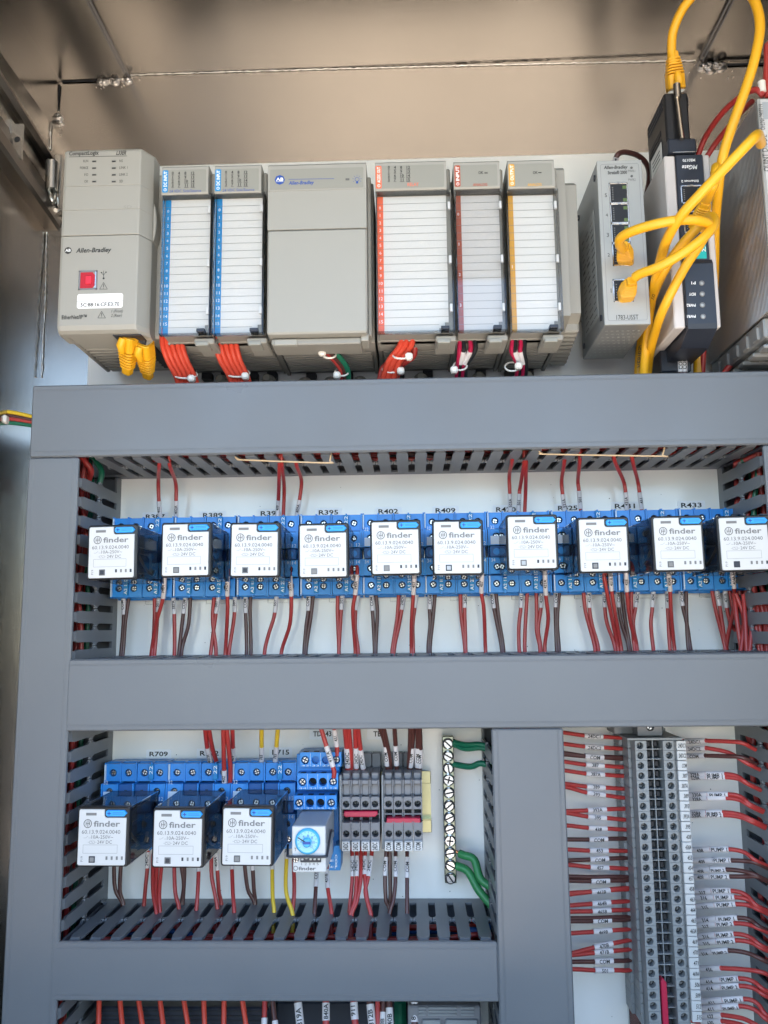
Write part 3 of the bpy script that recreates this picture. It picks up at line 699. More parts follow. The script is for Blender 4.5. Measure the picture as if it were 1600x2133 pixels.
RW = [('r',145,[('24DC1',905,1045)],1300,160),('r',198,[('24DC2',905,1045)],1330,300),('b',250,[('COM',910,1040)],1300,262),
 ('r',380,[('329A',915,1048),('PUMP 1',1052,1180)],1330,440),('r',402,[('329A',922,1048),('PUMP 1',1052,1185)],1335,445),('r',522,[('330A',930,1060),('PUMP 1',1064,1205)],1355,590),('r',548,[('328A',930,1060),('',1064,1190)],1350,600),
 ('r',648,[('329A',935,1050),('PUMP 2',1055,1165)],1370,700),('r',668,[('330A',935,1050),('PUMP 2',1055,1172)],1365,712),('r',908,[('408',950,1080),('PUMP 1',1084,1210)],1395,985),
 ('b',985,[('409',955,1098),('PUMP 1',1102,1225)],1400,1003),('b',1050,[('408',955,1080),('PUMP 2',1084,1190)],1400,1090),('b',1098,[('409',965,1076),('PUMP 2',1080,1215)],1405,1098),
 ('r',1200,[('317',975,1088),('PUMP 1',1092,1225)],1400,1300),('r',1244,[('316',980,1106),('PUMP 1',1110,1250)],1405,1310),('r',1306,[('315',985,1110),('PUMP 1',1114,1258)],1415,1330),
 ('b',1402,[('314',985,1120),('PUMP 1',1124,1270)],1420,1450),('r',1440,[('317',985,1120),('PUMP 2',1124,1245)],1425,1465),('r',1515,[('316',995,1115),('PUMP 3',1119,1245)],1430,1580),
 ('r',1560,[('315',995,1120),('PUMP 2',1124,1255)],1435,1600),('b',1632,[('314',1000,1090),('PUMP 2',1094,1205)],1440,1680),('r',1742,[('456',1005,1150)],1440,1770),
 ('r',1828,[('414',1005,1150),('PUMP 1',1154,1278)],1450,1890),('r',1880,[('414',1010,1155),('PUMP 2',1159,1282)],1455,1930),('r',1972,[('411',1015,1165),('PUMP 1',1169,1312)],1470,2070),
 ('r',2022,[('411',1015,1160),('PUMP 1',1164,1280)],1470,2100),('r',2072,[('627',1020,1158)],1420,2150),('r',2115,[('630',1020,1158)],1400,2200)]
rows = []
for c, y, sl, xe, ye in RW:
    rise = -14 if y > 1280 and len(sl) > 1 else 0
    pts = [Q(890 + y * .05, y + 2), Q(sl[0][2], y - 1 + rise * .5), Q(sl[-1][2] + 20, y + rise), Q((sl[-1][2] + xe) / 2 + 20, (y + rise) * .7 + ye * .3), Q(xe, ye)]
    rows.append((c, pts, [(Q(a, 0)[0], Q(b, 0)[0], t, 0) for t, a, b in sl]))
run_set(rows, 'on the terminal strip right side', 'wires leaving the terminal strip on its right side', key=1, order='from the top', hs=20, he=52, r=1.5, thick=.5, ext0=(-5, -2, 0), ext1=(10, -3, -5))
# green ground wires
for i, (pts, c, r, lb) in enumerate([([(944,1545),(970,1551),(1002,1551)], 'green_wire', 1.9, 'dark green wire on the top screw of the ground bar, upper of two'),
    ([(944,1550),(970,1560),(1002,1558)], 'green_wire', 1.9, 'dark green wire on the top screw of the ground bar, lower of two'),
    ([(944,1592),(980,1597),(1002,1590)], 'green_wire', 2.2, 'dark green wire from the third screw of the ground bar'),
    ([(958,1778),(968,1782),(988,1791),(1002,1832),(1034,1852)], 'light_green', 2.9, 'bright green wire with bare copper end, upper one at the ground bar'),
    ([(950,1803),(975,1815),(998,1855),(1036,1897)], 'light_green', 3.0, 'bright green wire, lower one at the ground bar')]):
    w = wire(c, pts, 14, 30, r=r, ext1=(10, 4, -3)); tag(w, lb, 'wire', 'green ground wires on the brass bar')
    if i == 3:
        m = MB(); m.tube([P(947, 1772, 14), P(960, 1779, 14)], 1.2, 'copper', 8); m.build('bare_end', w)
# wire pairs and loom at far left, running behind the duct
for i, (c, dy, nm) in enumerate([('yellow_wire', 858, 'yellow'), ('brown_wire', 866, 'brown'), ('red_wire', 872, 'red'), ('green_wire', 880, 'green')]):
    w = wire(c, [(-20, dy - 2 + i * .5), (25, dy + 1), (75, dy + 12 - i * 1.5)], 30, 30, r=1.6); tag(w, f'{nm} wire of the small loom leaving the top duct at the left edge', 'wire', 'loom at the left edge')
m = MB(); c = P(4, 873, 34); m.box(c.x - 3, c.x + 4.5, 30, 37, c.z - 3.5, c.z + 3, 'nylon', 1.2); m.tube([P(1, 855, 33), P(1, 868, 37), P(0, 888, 33)], .9, 'nylon', 6)
tag(m.build('cable_tie', org=tuple(c)), 'white cable tie around the loom at the left edge', 'cable tie')

# slack seen in the duct corners
random.seed(9)
for i in range(4):
    w = wire('red_wire', [(966 + i * 4, 1922 + i * 7), (985, 1919 + i * 8), (1006, 1922 + i * 9), (1020 + i, 1945 + i * 6)], 34, 30, r=1.5); tag(w, f'red wire bending at the right end of the short lower duct, {nth(i + 1)} from the top', 'wire', 'slack wires at the end of the lower duct')
w = wire('blue_deep', [(962, 1938), (1000, 1938), (1028, 1922), (1040, 1905)], 40, 40, r=2.6); tag(w, 'dark blue cable bending at the right end of the short lower duct', 'wire')
for i in range(9):
    x = 1538 + i * 9; w = wire('red_wire', [(x - 8 + random.uniform(-6, 6), 1236 + random.uniform(-4, 6)), (x + random.uniform(-4, 4), 1290), (x + random.uniform(-6, 10), 1362)], 30 + i * 3, 36 + i * 3, r=1.7); tag(w, f'red wire dropping at the right edge past the tenth relay, {nth(i + 1)} from the left', 'wire', 'red wires dropping at the right edge')
for i in range(6):
    w = wire('green_wire' if i == 3 else 'red_wire', [(1530 + i * 5, 968 - i * 2), (1556 + i * 7, 950 - i * 2), (1590 + i * 7, 932 - i * 4), (1640, 905)], 34 + i * 4, 50 + i * 4, r=1.9); tag(w, f'{"green" if i == 3 else "red"} wire sweeping into the top duct at the right edge, {nth(i + 1)} of six', 'wire', 'wires sweeping into the top duct at the right edge')
for c_, a in (('red_wire', 0), ('green_wire', 1)):
    w = wire(c_, [(166 + a * 22, 945), (178 + a * 22, 962), (190 + a * 22, 985), (170 + a * 30, 1030)], 62 - a * 24, 40, r=2.2); tag(w, f'{CN[c_]} wire in the upper left corner where two ducts meet', 'wire')

# ---------------------------------------------------------------- device name stickers on the panel
SG = [('R387',297,1067,351,1087),('R389',416,1064,471,1084),('R393',536,1060,592,1080),('R395',657,1058,712,1078),('R402',781,1056,837,1076),('R409',900,1054,956,1074),('R420',1026,1052,1082,1072),
 ('R425',1155,1049,1210,1069),('R431',1273,1045,1330,1065),('R433',1411,1043,1469,1063),('R709',305,1561,357,1581),('R712',410,1559,463,1580),('R715',561,1557,609,1578),('TDR431',645,1518,703,1540),('TBA',765,1518,817,1540)]
for t, x0, y0, x1, y1 in SG:
    X0, X1, Z0, Z1 = rect(x0, y0, x1, y1, 0); m = MB(); m.prism(rr(X0, X1, Z0, Z1, 1), 0.1, .35, 'sticker')
    o = m.build('name_sticker', org=((X0 + X1) / 2, 0, Z0)); tag(o, f'small white sticker printed {t} on the white panel', 'label', 'name stickers above the relays')
    k = .13 if len(t) > 3 else .25
    m = MB(); m.text(t, X0 + (X1 - X0) * k, X1 - (X1 - X0) * k, Z0 + (Z1 - Z0) * .28, Z1 - (Z1 - Z0) * .22, .45, 'ink', bold=True); m.build('lettering', o)
# ---------------------------------------------------------------- relay sockets
def cross_screw(r=2.0):
    m = MB(); m.disc(0, 0, r, -1.6, 0, 'screw', 14, cham=.5)
    for a in (0, 1):
        m.box(-r * .75 if a == 0 else -.3, r * .75 if a == 0 else .3, 0, .06, -r * .75 if a else -.3, r * .75 if a else .3, 'dark_gap')
    return m
SCREW = None
DSCREW = None
def dark_screw(parent, org, x, h, z, r=2.0):
    global DSCREW
    if DSCREW is None:
        m = MB(); m.disc(0, 0, 2, -1.6, 0, 'bobbin', 14, cham=.5); m.box(-1.5, 1.5, 0, .06, -.35, .35, 'dark_gap'); DSCREW = place(m, 'screw', parent, x, h, z); o = DSCREW
    else: o = inst(DSCREW, 'screw', parent, x - org[0], h - org[1], z - org[2])
    o.rotation_euler = (0, random.uniform(0, 3), 0); s = r / 2.0; o.scale = (s, s, s); return o
def put_screw(parent, org, x, h, z, r=2.0, rot=None):
    global SCREW
    if SCREW is None:
        SCREW = place(cross_screw(), 'screw', parent, x, h, z); o = SCREW
    else: o = inst(SCREW, 'screw', parent, x - org[0], h - org[1], z - org[2])
    o.rotation_euler = (0, random.uniform(0, 3) if rot is None else rot, 0); s = r / 2.0; o.scale = (s, s, s); return o
SW, SHH = 45.6, 30.7     # socket width, half height
def make_socket(org, label, group):
    t = thing('relay_socket', label, 'relay socket', org, group); ox, oh, oz = org
    w = SW / 2; cols = [-17.2, -5.9, 5.9, 17.2]
    m = MB()
    m.box(ox - w, ox + w, 7, 20, oz - SHH, oz + SHH, 'blue', .5)
    m.box(ox - w + 1, ox + w - 1, 18, 30.5, oz - 4, oz + 4, 'blue', .4)              # relay seat band
    m.box(ox - w, ox + w, 3, 12, oz - SHH - 1.2, oz - SHH + 3, 'blue', .5)
    for k in range(5):   # separating fins
        x = ox - w + k * SW / 4
        for z0, z1, h in ((-SHH, -SHH + 13.5, 26.8), (SHH - 13.5, SHH, 26.8), (-SHH + 13.8, -4.5, 33.2), (4.5, SHH - 13.8, 33.2)):
            m.box(x - .55, x + .55, 18, h, oz + z0, oz + z1, 'blue')
    m.build('body', t)
    m = MB()
    for k, c in enumerate(cols):
        x0, x1 = ox + c - 5.05, ox + c + 5.05
        if k == 0: x0 = ox - w + .7
        if k == 3: x1 = ox + w - .7
        m.cell(x0, x1, oz - SHH + .8, oz - SHH + 13, 12, 26, 'blue', (ox + c, oz - SHH + 7.2, 2.7, 2.2))
        m.cell(x0, x1, oz + SHH - 13, oz + SHH - .8, 12, 26, 'blue', (ox + c, oz + SHH - 7.2, 2.7, 2.2))
        if k in (0, 3):
            m.cell(x0, x1, oz - SHH + 14.2, oz - 4.6, 12, 32.5, 'blue', (ox + c, oz - SHH + 19.4, 2.7, 2.2))
            m.cell(x0, x1, oz + 4.6, oz + SHH - 14.2, 12, 32.5, 'blue', (ox + c, oz + SHH - 19.4, 2.7, 2.2))
            m.cell(x0 + .5, x1 - .5, oz - 3.8, oz + 3.8, 20, 31, 'blue_deep', (ox + c, oz, 2.6, 6))
        else:
            m.box(x0, x1, 12, 31, oz - SHH + 14.2, oz - 4.6, 'blue_deep', .4); m.box(x0, x1, 12, 31, oz + 4.6, oz + SHH - 14.2, 'blue_deep', .4)
            for q in (-10, 10): m.box(ox + c - 1, ox + c + 1, 31, 31.05, oz + q - 2.4, oz + q + 2.4, 'dark_gap')
    m.build('terminal_blocks', t)
    for x in (ox - w + .2,):
        for z0, z1 in ((-SHH + 1, -SHH + 13), (SHH - 12, SHH - 1)):
            m = MB(); m.box(x - .5, x + .5, 20, 28, oz + z0, oz + z1, 'pale_print', .2); m.build('marker_strip', t)
    m = MB(); m.box(ox + 9.6, ox + 13.2, 26, 28.4, oz - SHH + 2, oz - SHH + 12, 'print_blue', .4); m.box(ox - 13, ox - 9.6, 26, 28.4, oz - SHH + 2, oz - SHH + 12, 'print_blue', .4)
    m.box(ox + 9.6, ox + 13.2, 26, 28.4, oz + SHH - 12, oz + SHH - 1, 'print_blue', .4)
    m.text('A1 21', ox + 10.2, ox + 12.7, oz - SHH + 2.6, oz - SHH + 11.4, 28.5, 'white_print', rot=90)
    m.text('A2 11', ox - 12.5, ox - 10.1, oz - SHH + 2.6, oz - SHH + 11.4, 28.5, 'white_print', rot=90)
    m.text('22', ox + 10.2, ox + 12.7, oz + SHH - 8, oz + SHH - 2, 28.5, 'white_print', rot=90)
    for tx, x, z in (('12', 19.2, 6.3), ('14', 19.2, -6.4), ('32', -21.5, 17.8), ('34', -21.5, -6.4)):
        m.text(tx, ox + x, ox + x + 3, oz + z - 1.3, oz + z + 1.3, 32.65, 'pale_print')
    m.box(ox - w + 1.2, ox - w + 9.5, 32.5, 32.9, oz + 5.2, oz + 11.5, 'pale_print', .1)
    m.build('terminal_marks', t)
    for k, c in enumerate(cols):
        for zz in (-SHH + 7.2, SHH - 7.2): put_screw(t, org, ox + c, 24.6, oz + zz, 2.1)
        if k in (0, 3):
            for zz in (-SHH + 19.4, SHH - 19.4): put_screw(t, org, ox + c, 31.1, oz + zz, 2.1)
    m = MB(); m.box(ox - 4, ox + 12, 2, 4, oz - SHH - 4.5, oz - SHH + 1, 'clear_cover', .6); m.build('rail_latch', t)
    return t
edges1 = [230.5, 359.5, 492, 624.5, 756.5, 886, 1016, 1151.5, 1286.5, 1421.5, 1557]
names1 = ['R387', 'R389', 'R393', 'R395', 'R402', 'R409', 'R420', 'R425', 'R431', 'R433']
X1 = [P(e, 1222, 26).x for e in edges1]; ZS1 = (P(745, 1069, 26).z + P(745, 1241, 26).z) / 2
sock = None
for i in range(10):
    org = ((X1[i] + X1[i + 1]) / 2, 0, ZS1 + (P(edges1[i], 1240 - (edges1[i] - 230) * .0145, 26).z - P(230, 1240, 26).z) * .35)
    lb = f'blue screw terminal socket below the sticker {names1[i]}, behind the {nth(i + 1)} upper relay'
    if sock is None: sock = make_socket(org, lb, 'blue relay sockets in the upper row')
    else: copy_tree(sock, org, lb)
edges2 = [218.5, 350, 485, 618]
names2 = ['R709', 'R712', 'R715']
X2 = [P(e, 1612, 26).x for e in edges2]; ZS2 = P(400, 1588, 26).z - SHH
for i in range(3):
    c = copy_tree(sock, ((X2[i] + X2[i + 1]) / 2, 0, ZS2), f'blue screw terminal socket below the sticker {names2[i]}, behind the {nth(i + 1)} lower relay'); c['group'] = 'blue relay sockets in the lower row'

# ---------------------------------------------------------------- relays
K = .0972
def rl(cx, cy): return (cx - 795) * K, (840 - cy) * K * 1.0
def make_relay(label, group):
    t = thing('relay', label, 'relay', (0, 0, 0), group); HW, HH, F = 17.0, 18.5, 95
    m = MB(); pts = rr(-HW + .3, HW - .3, -HH + .4, HH - .4, 1.2)
    n = len(pts); m.add([(a, 34, b) for a, b in pts] + [(a, 90.5, b) for a, b in pts], [(i, (i + 1) % n, (i + 1) % n + n, i + n) for i in range(n)], 'smoke')
    for sx in (-1, 1):
        for sz in (-1, 1): m.box(sx * (HW - .75), sx * (HW - .2), 34, 90, sz * (HH - .9), sz * (HH - .3), 'smoke_dark')
    m.build('clear_case', t)
    m = MB(); m.prism(rr(-HW, HW, -HH, HH, 1.6), 90, F, 'black', cham=.7)
    m.build('rim', t)
    m = MB(); m.box(-HW + .5, HW - .5, 33, 36, -HH + .6, HH - .6, 'soft_black', .5); m.build('plug_base', t)
    def R(*p): return rl(*p)
    (a0, b0), (a1, b1) = R(632, 1020), R(952, 664); nx, nz = R(804, 718)
    pl = [(a0 + .8, b0), (a1 - .8, b0), (a1, b0 + .8), (a1, nz), (nx + 1.5, nz), (nx + .4, nz + .5), (nx, nz + 1.6), (nx, b1), (a0 + .8, b1), (a0, b1 - .8), (a0, b0 + .8)]
    m = MB(); m.prism(pl, F - .5, F + .7, 'white', cham=.25); pf = m.build('front_plate', t); H = F + .72
    m = MB()
    def bx(x0, y0, x1, y1, c, dh=0): 
        p, q = R(x0, y1), R(x1, y0); m.box(p[0], q[0], F + .5, H + .06 + dh, p[1], q[1], c)
    def tx(s, x0, y0, x1, y1, c='ink_grey', **k):
        p, q = R(x0, y1), R(x1, y0); m.text(s, p[0], q[0], p[1], q[1], H + .06, c, **k)
    tx('finder', 733, 737, 912, 775, 'line_grey', bold=True)
    cx, cz = R(693, 755); m.ring(cx, cz, 2.25, 2.75, H, H + .06, 'ink_grey', 22)
    for dx, a, b in ((-1.1, -1.2, 1.2), (.1, -2, 2), (1.2, -1, 1.4)): m.box(cx + dx - .22, cx + dx + .22, H, H + .06, cz + a, cz + b, 'ink_grey')
    m.box(cx - 1.2, cx + 1.5, H, H + .06, cz - .2, cz + .15, 'ink_grey')
    tx('60.13.9.024.0040', 655, 795, 915, 820); tx('10A-250V~', 722, 829, 868, 851); tx('24V DC', 762, 861, 861, 883)
    for q in (((668, 846), (684, 846)), ((684, 846), (698, 834)), ((702, 846), (718, 846)), ((698, 873), (709, 873)), ((745, 873), (757, 873)), ((711, 865), (743, 865)), ((711, 881), (743, 881)), ((711, 865), (711, 881)), ((743, 865), (743, 881)), ((718, 866), (736, 880)),
              ((668, 890), (898, 890)), ((668, 943), (898, 943)), ((668, 890), (668, 943)), ((898, 890), (898, 943))):
        m.line(R(*q[0]), R(*q[1]), H + .06, 'line_grey', .16)
    tx('P19', 654, 962, 669, 996, 'ink_grey', rot=90)
    m.build('front_print', t)
    m = MB(); bx(680, 686, 750, 703, 'line_grey', .1); m.build('flag_window', t)
    m = MB(); p, q = R(709, 1003), R(751, 961); m.box(p[0], q[0], H - .1, H + .25, p[1], q[1], 'ink_grey', .15); m.box(p[0] + .7, q[0] - .7, H, H + .5, p[1] + .7, q[1] - .7, 'bobbin', .15); m.build('test_button', t)
    for x in (828, 863, 897, 931):
        m = MB(); bx(x - 6, 962, x + 7, 984, 'soft_black', .1); m.build('indicator_slot', t)
    # blue lever with plus and arrow end
    m = MB(); p, q = R(815, 708), R(955, 668); zc = (p[1] + q[1]) / 2; hh = (q[1] - p[1]) / 2
    m.prism([(p[0] + 1, p[1]), (q[0] - 1.6, p[1]), (q[0] + .2, zc), (q[0] - 1.6, q[1]), (p[0] + 1, q[1]), (p[0], zc + hh * .5), (p[0], zc - hh * .5)], F - 1, F + 1.6, 'lever_blue', cham=.35)
    m.box(p[0] + 1, p[0] + 3.4, F + 1.6, F + 1.66, zc - .3, zc + .3, 'badge_blue'); m.box(p[0] + 1.9, p[0] + 2.5, F + 1.6, F + 1.66, zc - 1.2, zc + 1.2, 'badge_blue')
    m.box(p[0] + 4.6, q[0] - 1.8, F + 1.6, F + 1.66, zc + .35, zc + .55, 'badge_blue'); m.box(p[0] + 4.6, q[0] - 1.8, F + 1.6, F + 1.66, zc - .55, zc - .35, 'badge_blue')
    m.build('test_lever', t)
    # works seen through the smoked case
    m = MB(); m.box(-8, 8, 40, 68, -10, 2, 'blue_deep', 2); m.box(-9, 9, 38, 41, -11, 4, 'timer_grey', 1); m.box(-9, 9, 67, 70, -11, 4, 'timer_grey', 1); m.box(-11, 11, 76, 80, 8, 13, 'bobbin', .6)
    m.box(11, 13, 40, 86, 5, 13, 'bobbin', .4)
    for s_ in (-1, 1): m.tube(catmull([Vector((s_ * 12.5, 84, 2)), Vector((s_ * 14.6, 70, -9)), Vector((s_ * 14.2, 54, -13)), Vector((s_ * 12, 42, -9))]), 1.0, 'braid', 7)
    m.build('works', t)
    return t
rel1 = [(186,1095,291,1209), (331.5,1090,438,1206), (474.5,1088,580,1206), (621,1086,724.6,1202), (768,1080,872,1196), (907,1082.5,1013,1199), (1061,1072,1168,1190), (1206,1075,1316,1192), (1355,1072,1464,1190), (1502,1072,1611,1190)]
rel2 = [(165,1682,272,1810), (318,1679,428,1809), (464,1678,573,1808)]
rx = None
for row, L, nm in (('upper', rel1, names1), ('lower', rel2, names2)):
    for i, (x0, y0, x1, y1) in enumerate(L):
        A0, A1, B0, B1 = rect(x0, y0, x1, y1, 95); org = ((A0 + A1) / 2, 0, (B0 + B1) / 2)
        lb = f'white faced relay in a smoked clear case, {nth(i + 1)} from the left in the {row} row'
        if rx is None: rx = make_relay(lb, 'white faced relays in the upper row'); rx.location = (org[0] / 1000, 0, org[2] / 1000); c = rx
        else: c = copy_tree(rx, org, lb)
        c['group'] = f'white faced relays in the {row} row'
        c.rotation_euler = (random.uniform(-.012, .012), random.uniform(-.012, .012), random.uniform(-.02, .02))
        for ch in c.children:
            if ch.name.startswith('test_button'):
                for sl_ in ch.material_slots:
                    sl_.link = 'OBJECT'; sl_.material = MATS[random.choice(('ink_grey', 'soft_black', 'line_grey')) if sl_.slot_index == 0 else random.choice(('bobbin', 'soft_black', 'timer_grey'))]
            if ch.name.startswith('indicator_slot') and random.random() < .35:
                ch.material_slots[0].link = 'OBJECT'; ch.material_slots[0].material = MATS['line_grey']
# relays differ by random tilt, test button colour and some indicator slot colours

# ---------------------------------------------------------------- DIN rails
def rail_(label, x0, x1, z, mt='zinc'):
    m = MB(); m.box(x0, x1, 0, 1, z - 13.5, z + 13.5, mt); 
    for s_ in (-1, 1): m.box(x0, x1, 6.4, 7.4, z + s_ * 17.5 - (0 if s_ > 0 else 0) - 4.5, z + s_ * 17.5 + 4.5 - 4.5 + 4.5, mt, .3); m.box(x0, x1, 0.5, 7, z + s_ * 13 - .5, z + s_ * 13 + .5, mt)
    o = m.build('mounting_rail', org=((x0 + x1) / 2, 0, z)); tag(o, label, 'rail'); return o
rail_('zinc mounting rail hidden behind the upper row of blue sockets', -238, 236, ZS1)
X0, X1_, Z0, Z1_ = rect(700, 1612, 898, 1727, 6)
rail_('yellow zinc mounting rail showing beside the grey terminal blocks', P(212, 1640, 5).x, P(898, 1670, 6).x, (Z0 + Z1_) / 2, 'yellow_zinc')

# ---------------------------------------------------------------- grey terminal blocks with jumpers
def tb_group(x0s, pitch_px, txt, gname, jz, side_lbl):
    for i in range(4):
        xa, xb = P(x0s + i * pitch_px, 1700, 42).x, P(x0s + (i + 1) * pitch_px, 1700, 42).x
        zt, zb = P(800, 1624, 42).z, P(800, 1766, 42).z; xc = (xa + xb) / 2
        t = thing('terminal_block', f'grey feed terminal block tagged {txt}, {nth(i + 1)} from the left under the {side_lbl} jumper', 'terminal block', (xc, 0, zb), gname)
        Zp = lambda y: P(800, y, 42).z
        m = MB(); g = .18
        prof = [(3, zb + 4), (42, zb), (42, Zp(1737) + 0), (42, Zp(1712)), (36, Zp(1711)), (36, Zp(1687)), (42, Zp(1686)), (42, Zp(1662)), (38, Zp(1655)), (38, Zp(1639)), (43, Zp(1636)), (43, zt), (20, zt + 5), (3, zt + 5)]
        # side plates of the full profile, the middle made of recessed cells
        m.prism(prof, xa + g, xa + g + .7, 'terminal', axis='x'); m.prism(prof, xb - g - .7, xb - g, 'terminal', axis='x')
        m.cell(xa + g + .7, xb - g - .7, zb, Zp(1714), 3, 41.6, 'terminal', (xc, Zp(1737), 2.35, 9)); m.cell(xa + g + .7, xb - g - .7, Zp(1686), Zp(1660), 3, 41.6, 'terminal', (xc, Zp(1675), 2.35, 9))
        m.box(xa + g + .7, xb - g - .7, 3, 30, Zp(1713), Zp(1686), 'dark_gap'); m.box(xa + g + .7, xb - g - .7, 3, 37.5, Zp(1659), zt + 4, 'terminal', .5); m.box(xa + g + .7, xb - g - .7, 37, 42.6, Zp(1634), zt, 'terminal', .6)
        m.box(xa + g + .7, xb - g - .7, 30, 36, Zp(1701), Zp(1698), 'terminal')
        m.box(xa + g, xb - g, 3, 12, zb + 2, zt + 14, 'terminal', .4)
        m.build('body', t)
        m = MB(); a, b = P(800, 1753, 45).z, P(800, 1773.5, 45).z; m.box(xa + .5, xb - .5, 38, 45, b, a, 'white', .4); tg = m.build('tag', t)
        m = MB(); m.text(txt, xc - 1.9, xc + 1.7, b + .8, a - .6, 45.1, 'ink', rot=90, bold=True); m.build('lettering', tg)
        for zz in (1737, 1675): dark_screw(t, (xc, 0, zb), xc, 34.5, Zp(zz), 1.9)
    a, b = x0s, x0s + 4 * pitch_px; X0, X1, Z0, Z1 = rect(a + 5, jz[0], b - 4, jz[1], 40)
    m = MB(); m.prism([(X0, Z0 + 1), (X0 + 1.5, Z0), (X1 - 2, Z0), (X1, Z0 + 2), (X1 - .6, Z1), (X0 + .5, Z1)], 31, 41.5, 'jumper', cham=.5)
    tag(m.build('jumper_bar', org=((X0 + X1) / 2, 36, Z0)), f'crimson jumper bar across the {txt} terminal blocks', 'jumper', 'crimson jumper bars')
tb_group(711, 20.1, '24DC', 'grey terminal blocks tagged 24DC', (1689, 1701), 'left crimson')
tb_group(799.5, 20.3, 'COM', 'grey terminal blocks tagged COM', (1703, 1717), 'right crimson')
for i, xp in enumerate((707, 795)):
    X0, X1, Z0, Z1 = rect(xp, 1624, xp + 4.5, 1770, 42); m = MB(); m.box(X0, X1, 3, 41.5, Z0, Z1 + 3, 'terminal_light', .4)
    tag(m.build('end_plate', org=(X0, 0, Z0)), ['thin grey end plate left of the 24DC terminal blocks', 'thin grey end plate between the 24DC and COM blocks'][i], 'end plate')

# ---------------------------------------------------------------- ground bar
X0, X1, Z0, Z1 = rect(921, 1534, 944, 1840, 16); gtop, gbot = P(932, 1534, 16), P(940, 1840, 16); bw = 4.2; bx_ = (gtop.x + gbot.x) / 2
t = thing('ground_bar', 'long brass ground bar with twelve shiny screws on the lower panel', 'ground bar', (bx_, 0, gbot.z))
m = MB(); m.box(bx_ - bw, bx_ + bw, 8, 16, gbot.z, gtop.z, 'bar_metal', .5); m.box(bx_ - bw, bx_ + bw, .2, 8, gtop.z - 6, gtop.z - 1, 'nickel'); m.box(bx_ - bw, bx_ + bw, .2, 8, gbot.z + 2, gbot.z + 7, 'nickel'); m.build('bar', t)
for i, y in enumerate((165, 250, 335, 415, 505, 595, 678, 760, 838, 925, 1010, 1100)):
    z = P(935, 1500 + y / 3.333, 17).z; rnd = random.uniform(0, 3)
    m = MB(); m.disc(bx_, z, 4.3 if i in (3, 8) else 3.9, 14, 18.2, 'screw', 20, cham=1.0)
    dx, dz = math.cos(rnd) * 3.6, math.sin(rnd) * 3.6
    m.line((bx_ - dx, z - dz), (bx_ + dx, z + dz), 18.26, 'dark_gap', 1.05)
    if i in (3, 8): m.line((bx_ + dz * .7, z - dx * .7), (bx_ - dz * .7, z + dx * .7), 18.27, 'dark_gap', 1.0)
    m.ring(bx_, z, 3.85, 4.19, 15.9, 16.1, 'dark_gap'); m.build('screw', t)

# ---------------------------------------------------------------- timer relay on its stepped socket
t = thing('timer_socket', 'bright blue stepped terminal socket holding the small timer', 'relay socket', P(665, 1690, 0))
m = MB(); xs0, xs1 = P(617, 1720, 30).x, P(706, 1720, 30).x
m.box(xs0, xs1, 3, 28, P(660, 1800, 28).z, P(660, 1570, 28).z, 'blue', .5); m.build('body', t)
for k, (x0, y0, x1, y1, h, yt) in enumerate([(625, 1567, 711, 1597, 34, 0), (619.5, 1611, 704.5, 1644, 41, 0), (612, 1657, 701, 1686, 48, 0)]):
    A0, A1, B0, B1 = rect(x0, y0, x1, y1, h); w = (A1 - A0) / 4; m = MB()
    for c in range(4):
        m.cell(A0 + c * w, A0 + (c + 1) * w, B0, B1, 10, h, 'lever_blue' if k == 9 else 'blue', (A0 + (c + .5) * w, (B0 + B1) / 2 - .4, 2.9, 3 if c in (0, 3) else 9))
        m.box(A0 + (c + .3) * w, A0 + (c + .8) * w, h - 7, h - 1.2, B1, B1 + .08, 'dark_gap')
        if c: m.box(A0 + c * w - .12, A0 + c * w + .12, h, h + .08, B0 + .3, B1 - .3, 'pale_print')
    m.text(['43 33 23 13', '44 34 24 14', '42 32 22 12'][k], A0 + 1, A1 - 1, B0 + .2, B0 + 1.3, h + .1, 'pale_print')
    o = m.build('terminal_step', t)
    for c in (0, 3): put_screw(o, ORG[o.name], A0 + (c + .5) * w, h - .8, (B0 + B1) / 2 - .4, 2.5)
m = MB(); a, b, c, d = P(697, 1762, 44), P(711, 1762, 40), P(709, 1813, 40), P(685, 1813, 44)
m.add([(p.x, p.y, p.z) for p in (a, b, c, d)] + [(p.x, 20, p.z) for p in (a, b, c, d)], [(0, 1, 2, 3), (0, 4, 5, 1), (1, 5, 6, 2), (2, 6, 7, 3), (3, 7, 4, 0)], 'coil_blue')
m.textp('COIL', 698, 1780, 702.5, 1810, 45.5, 'white_print', rot=270); m.textp('A1', 688, 1803, 694, 1808, 45.5, 'white_print'); m.textp('B1', 688, 1790, 694, 1795, 45.5, 'white_print')
m.build('coil_terminal', t)
t = thing('timer_relay', 'small grey timer with a round blue dial plugged in the blue socket', 'timer', P(645, 1790, 0))
A0, A1, B0, B1 = rect(608, 1720, 679, 1785, 92); m = MB()
bz = P(640, 1817, 88).z
m.box(A0, A1, 34, 92, B0 - 1, B1, 'timer_grey', .7); m.build('case', t)
m = MB(); m.box(A0 + .2, A1 - .2, 40, 88.5, bz, B0 - 1.2, 'white', .6)
m.textp('finder', 622, 1805, 658, 1813, 88.5, 'ink_grey', bold=True); cc = P(616, 1808.5, 88.5); m.ring(cc.x, cc.z, 1.1, 1.5, 88.5, 88.65, 'ink_grey')
m.textp('1 2 3 4 5', 628, 1797, 664, 1802, 88.5, 'ink_grey')
lf = m.build('lower_face', t)
m = MB(); m.box(A0 + .3, A1 - .3, 91.9, 92.6, B0 - .6, B1 - .3, 'white', .3); m.textp('T', 613, 1766, 618, 1773, 92.6, 'ink'); m.build('face_plate', t)
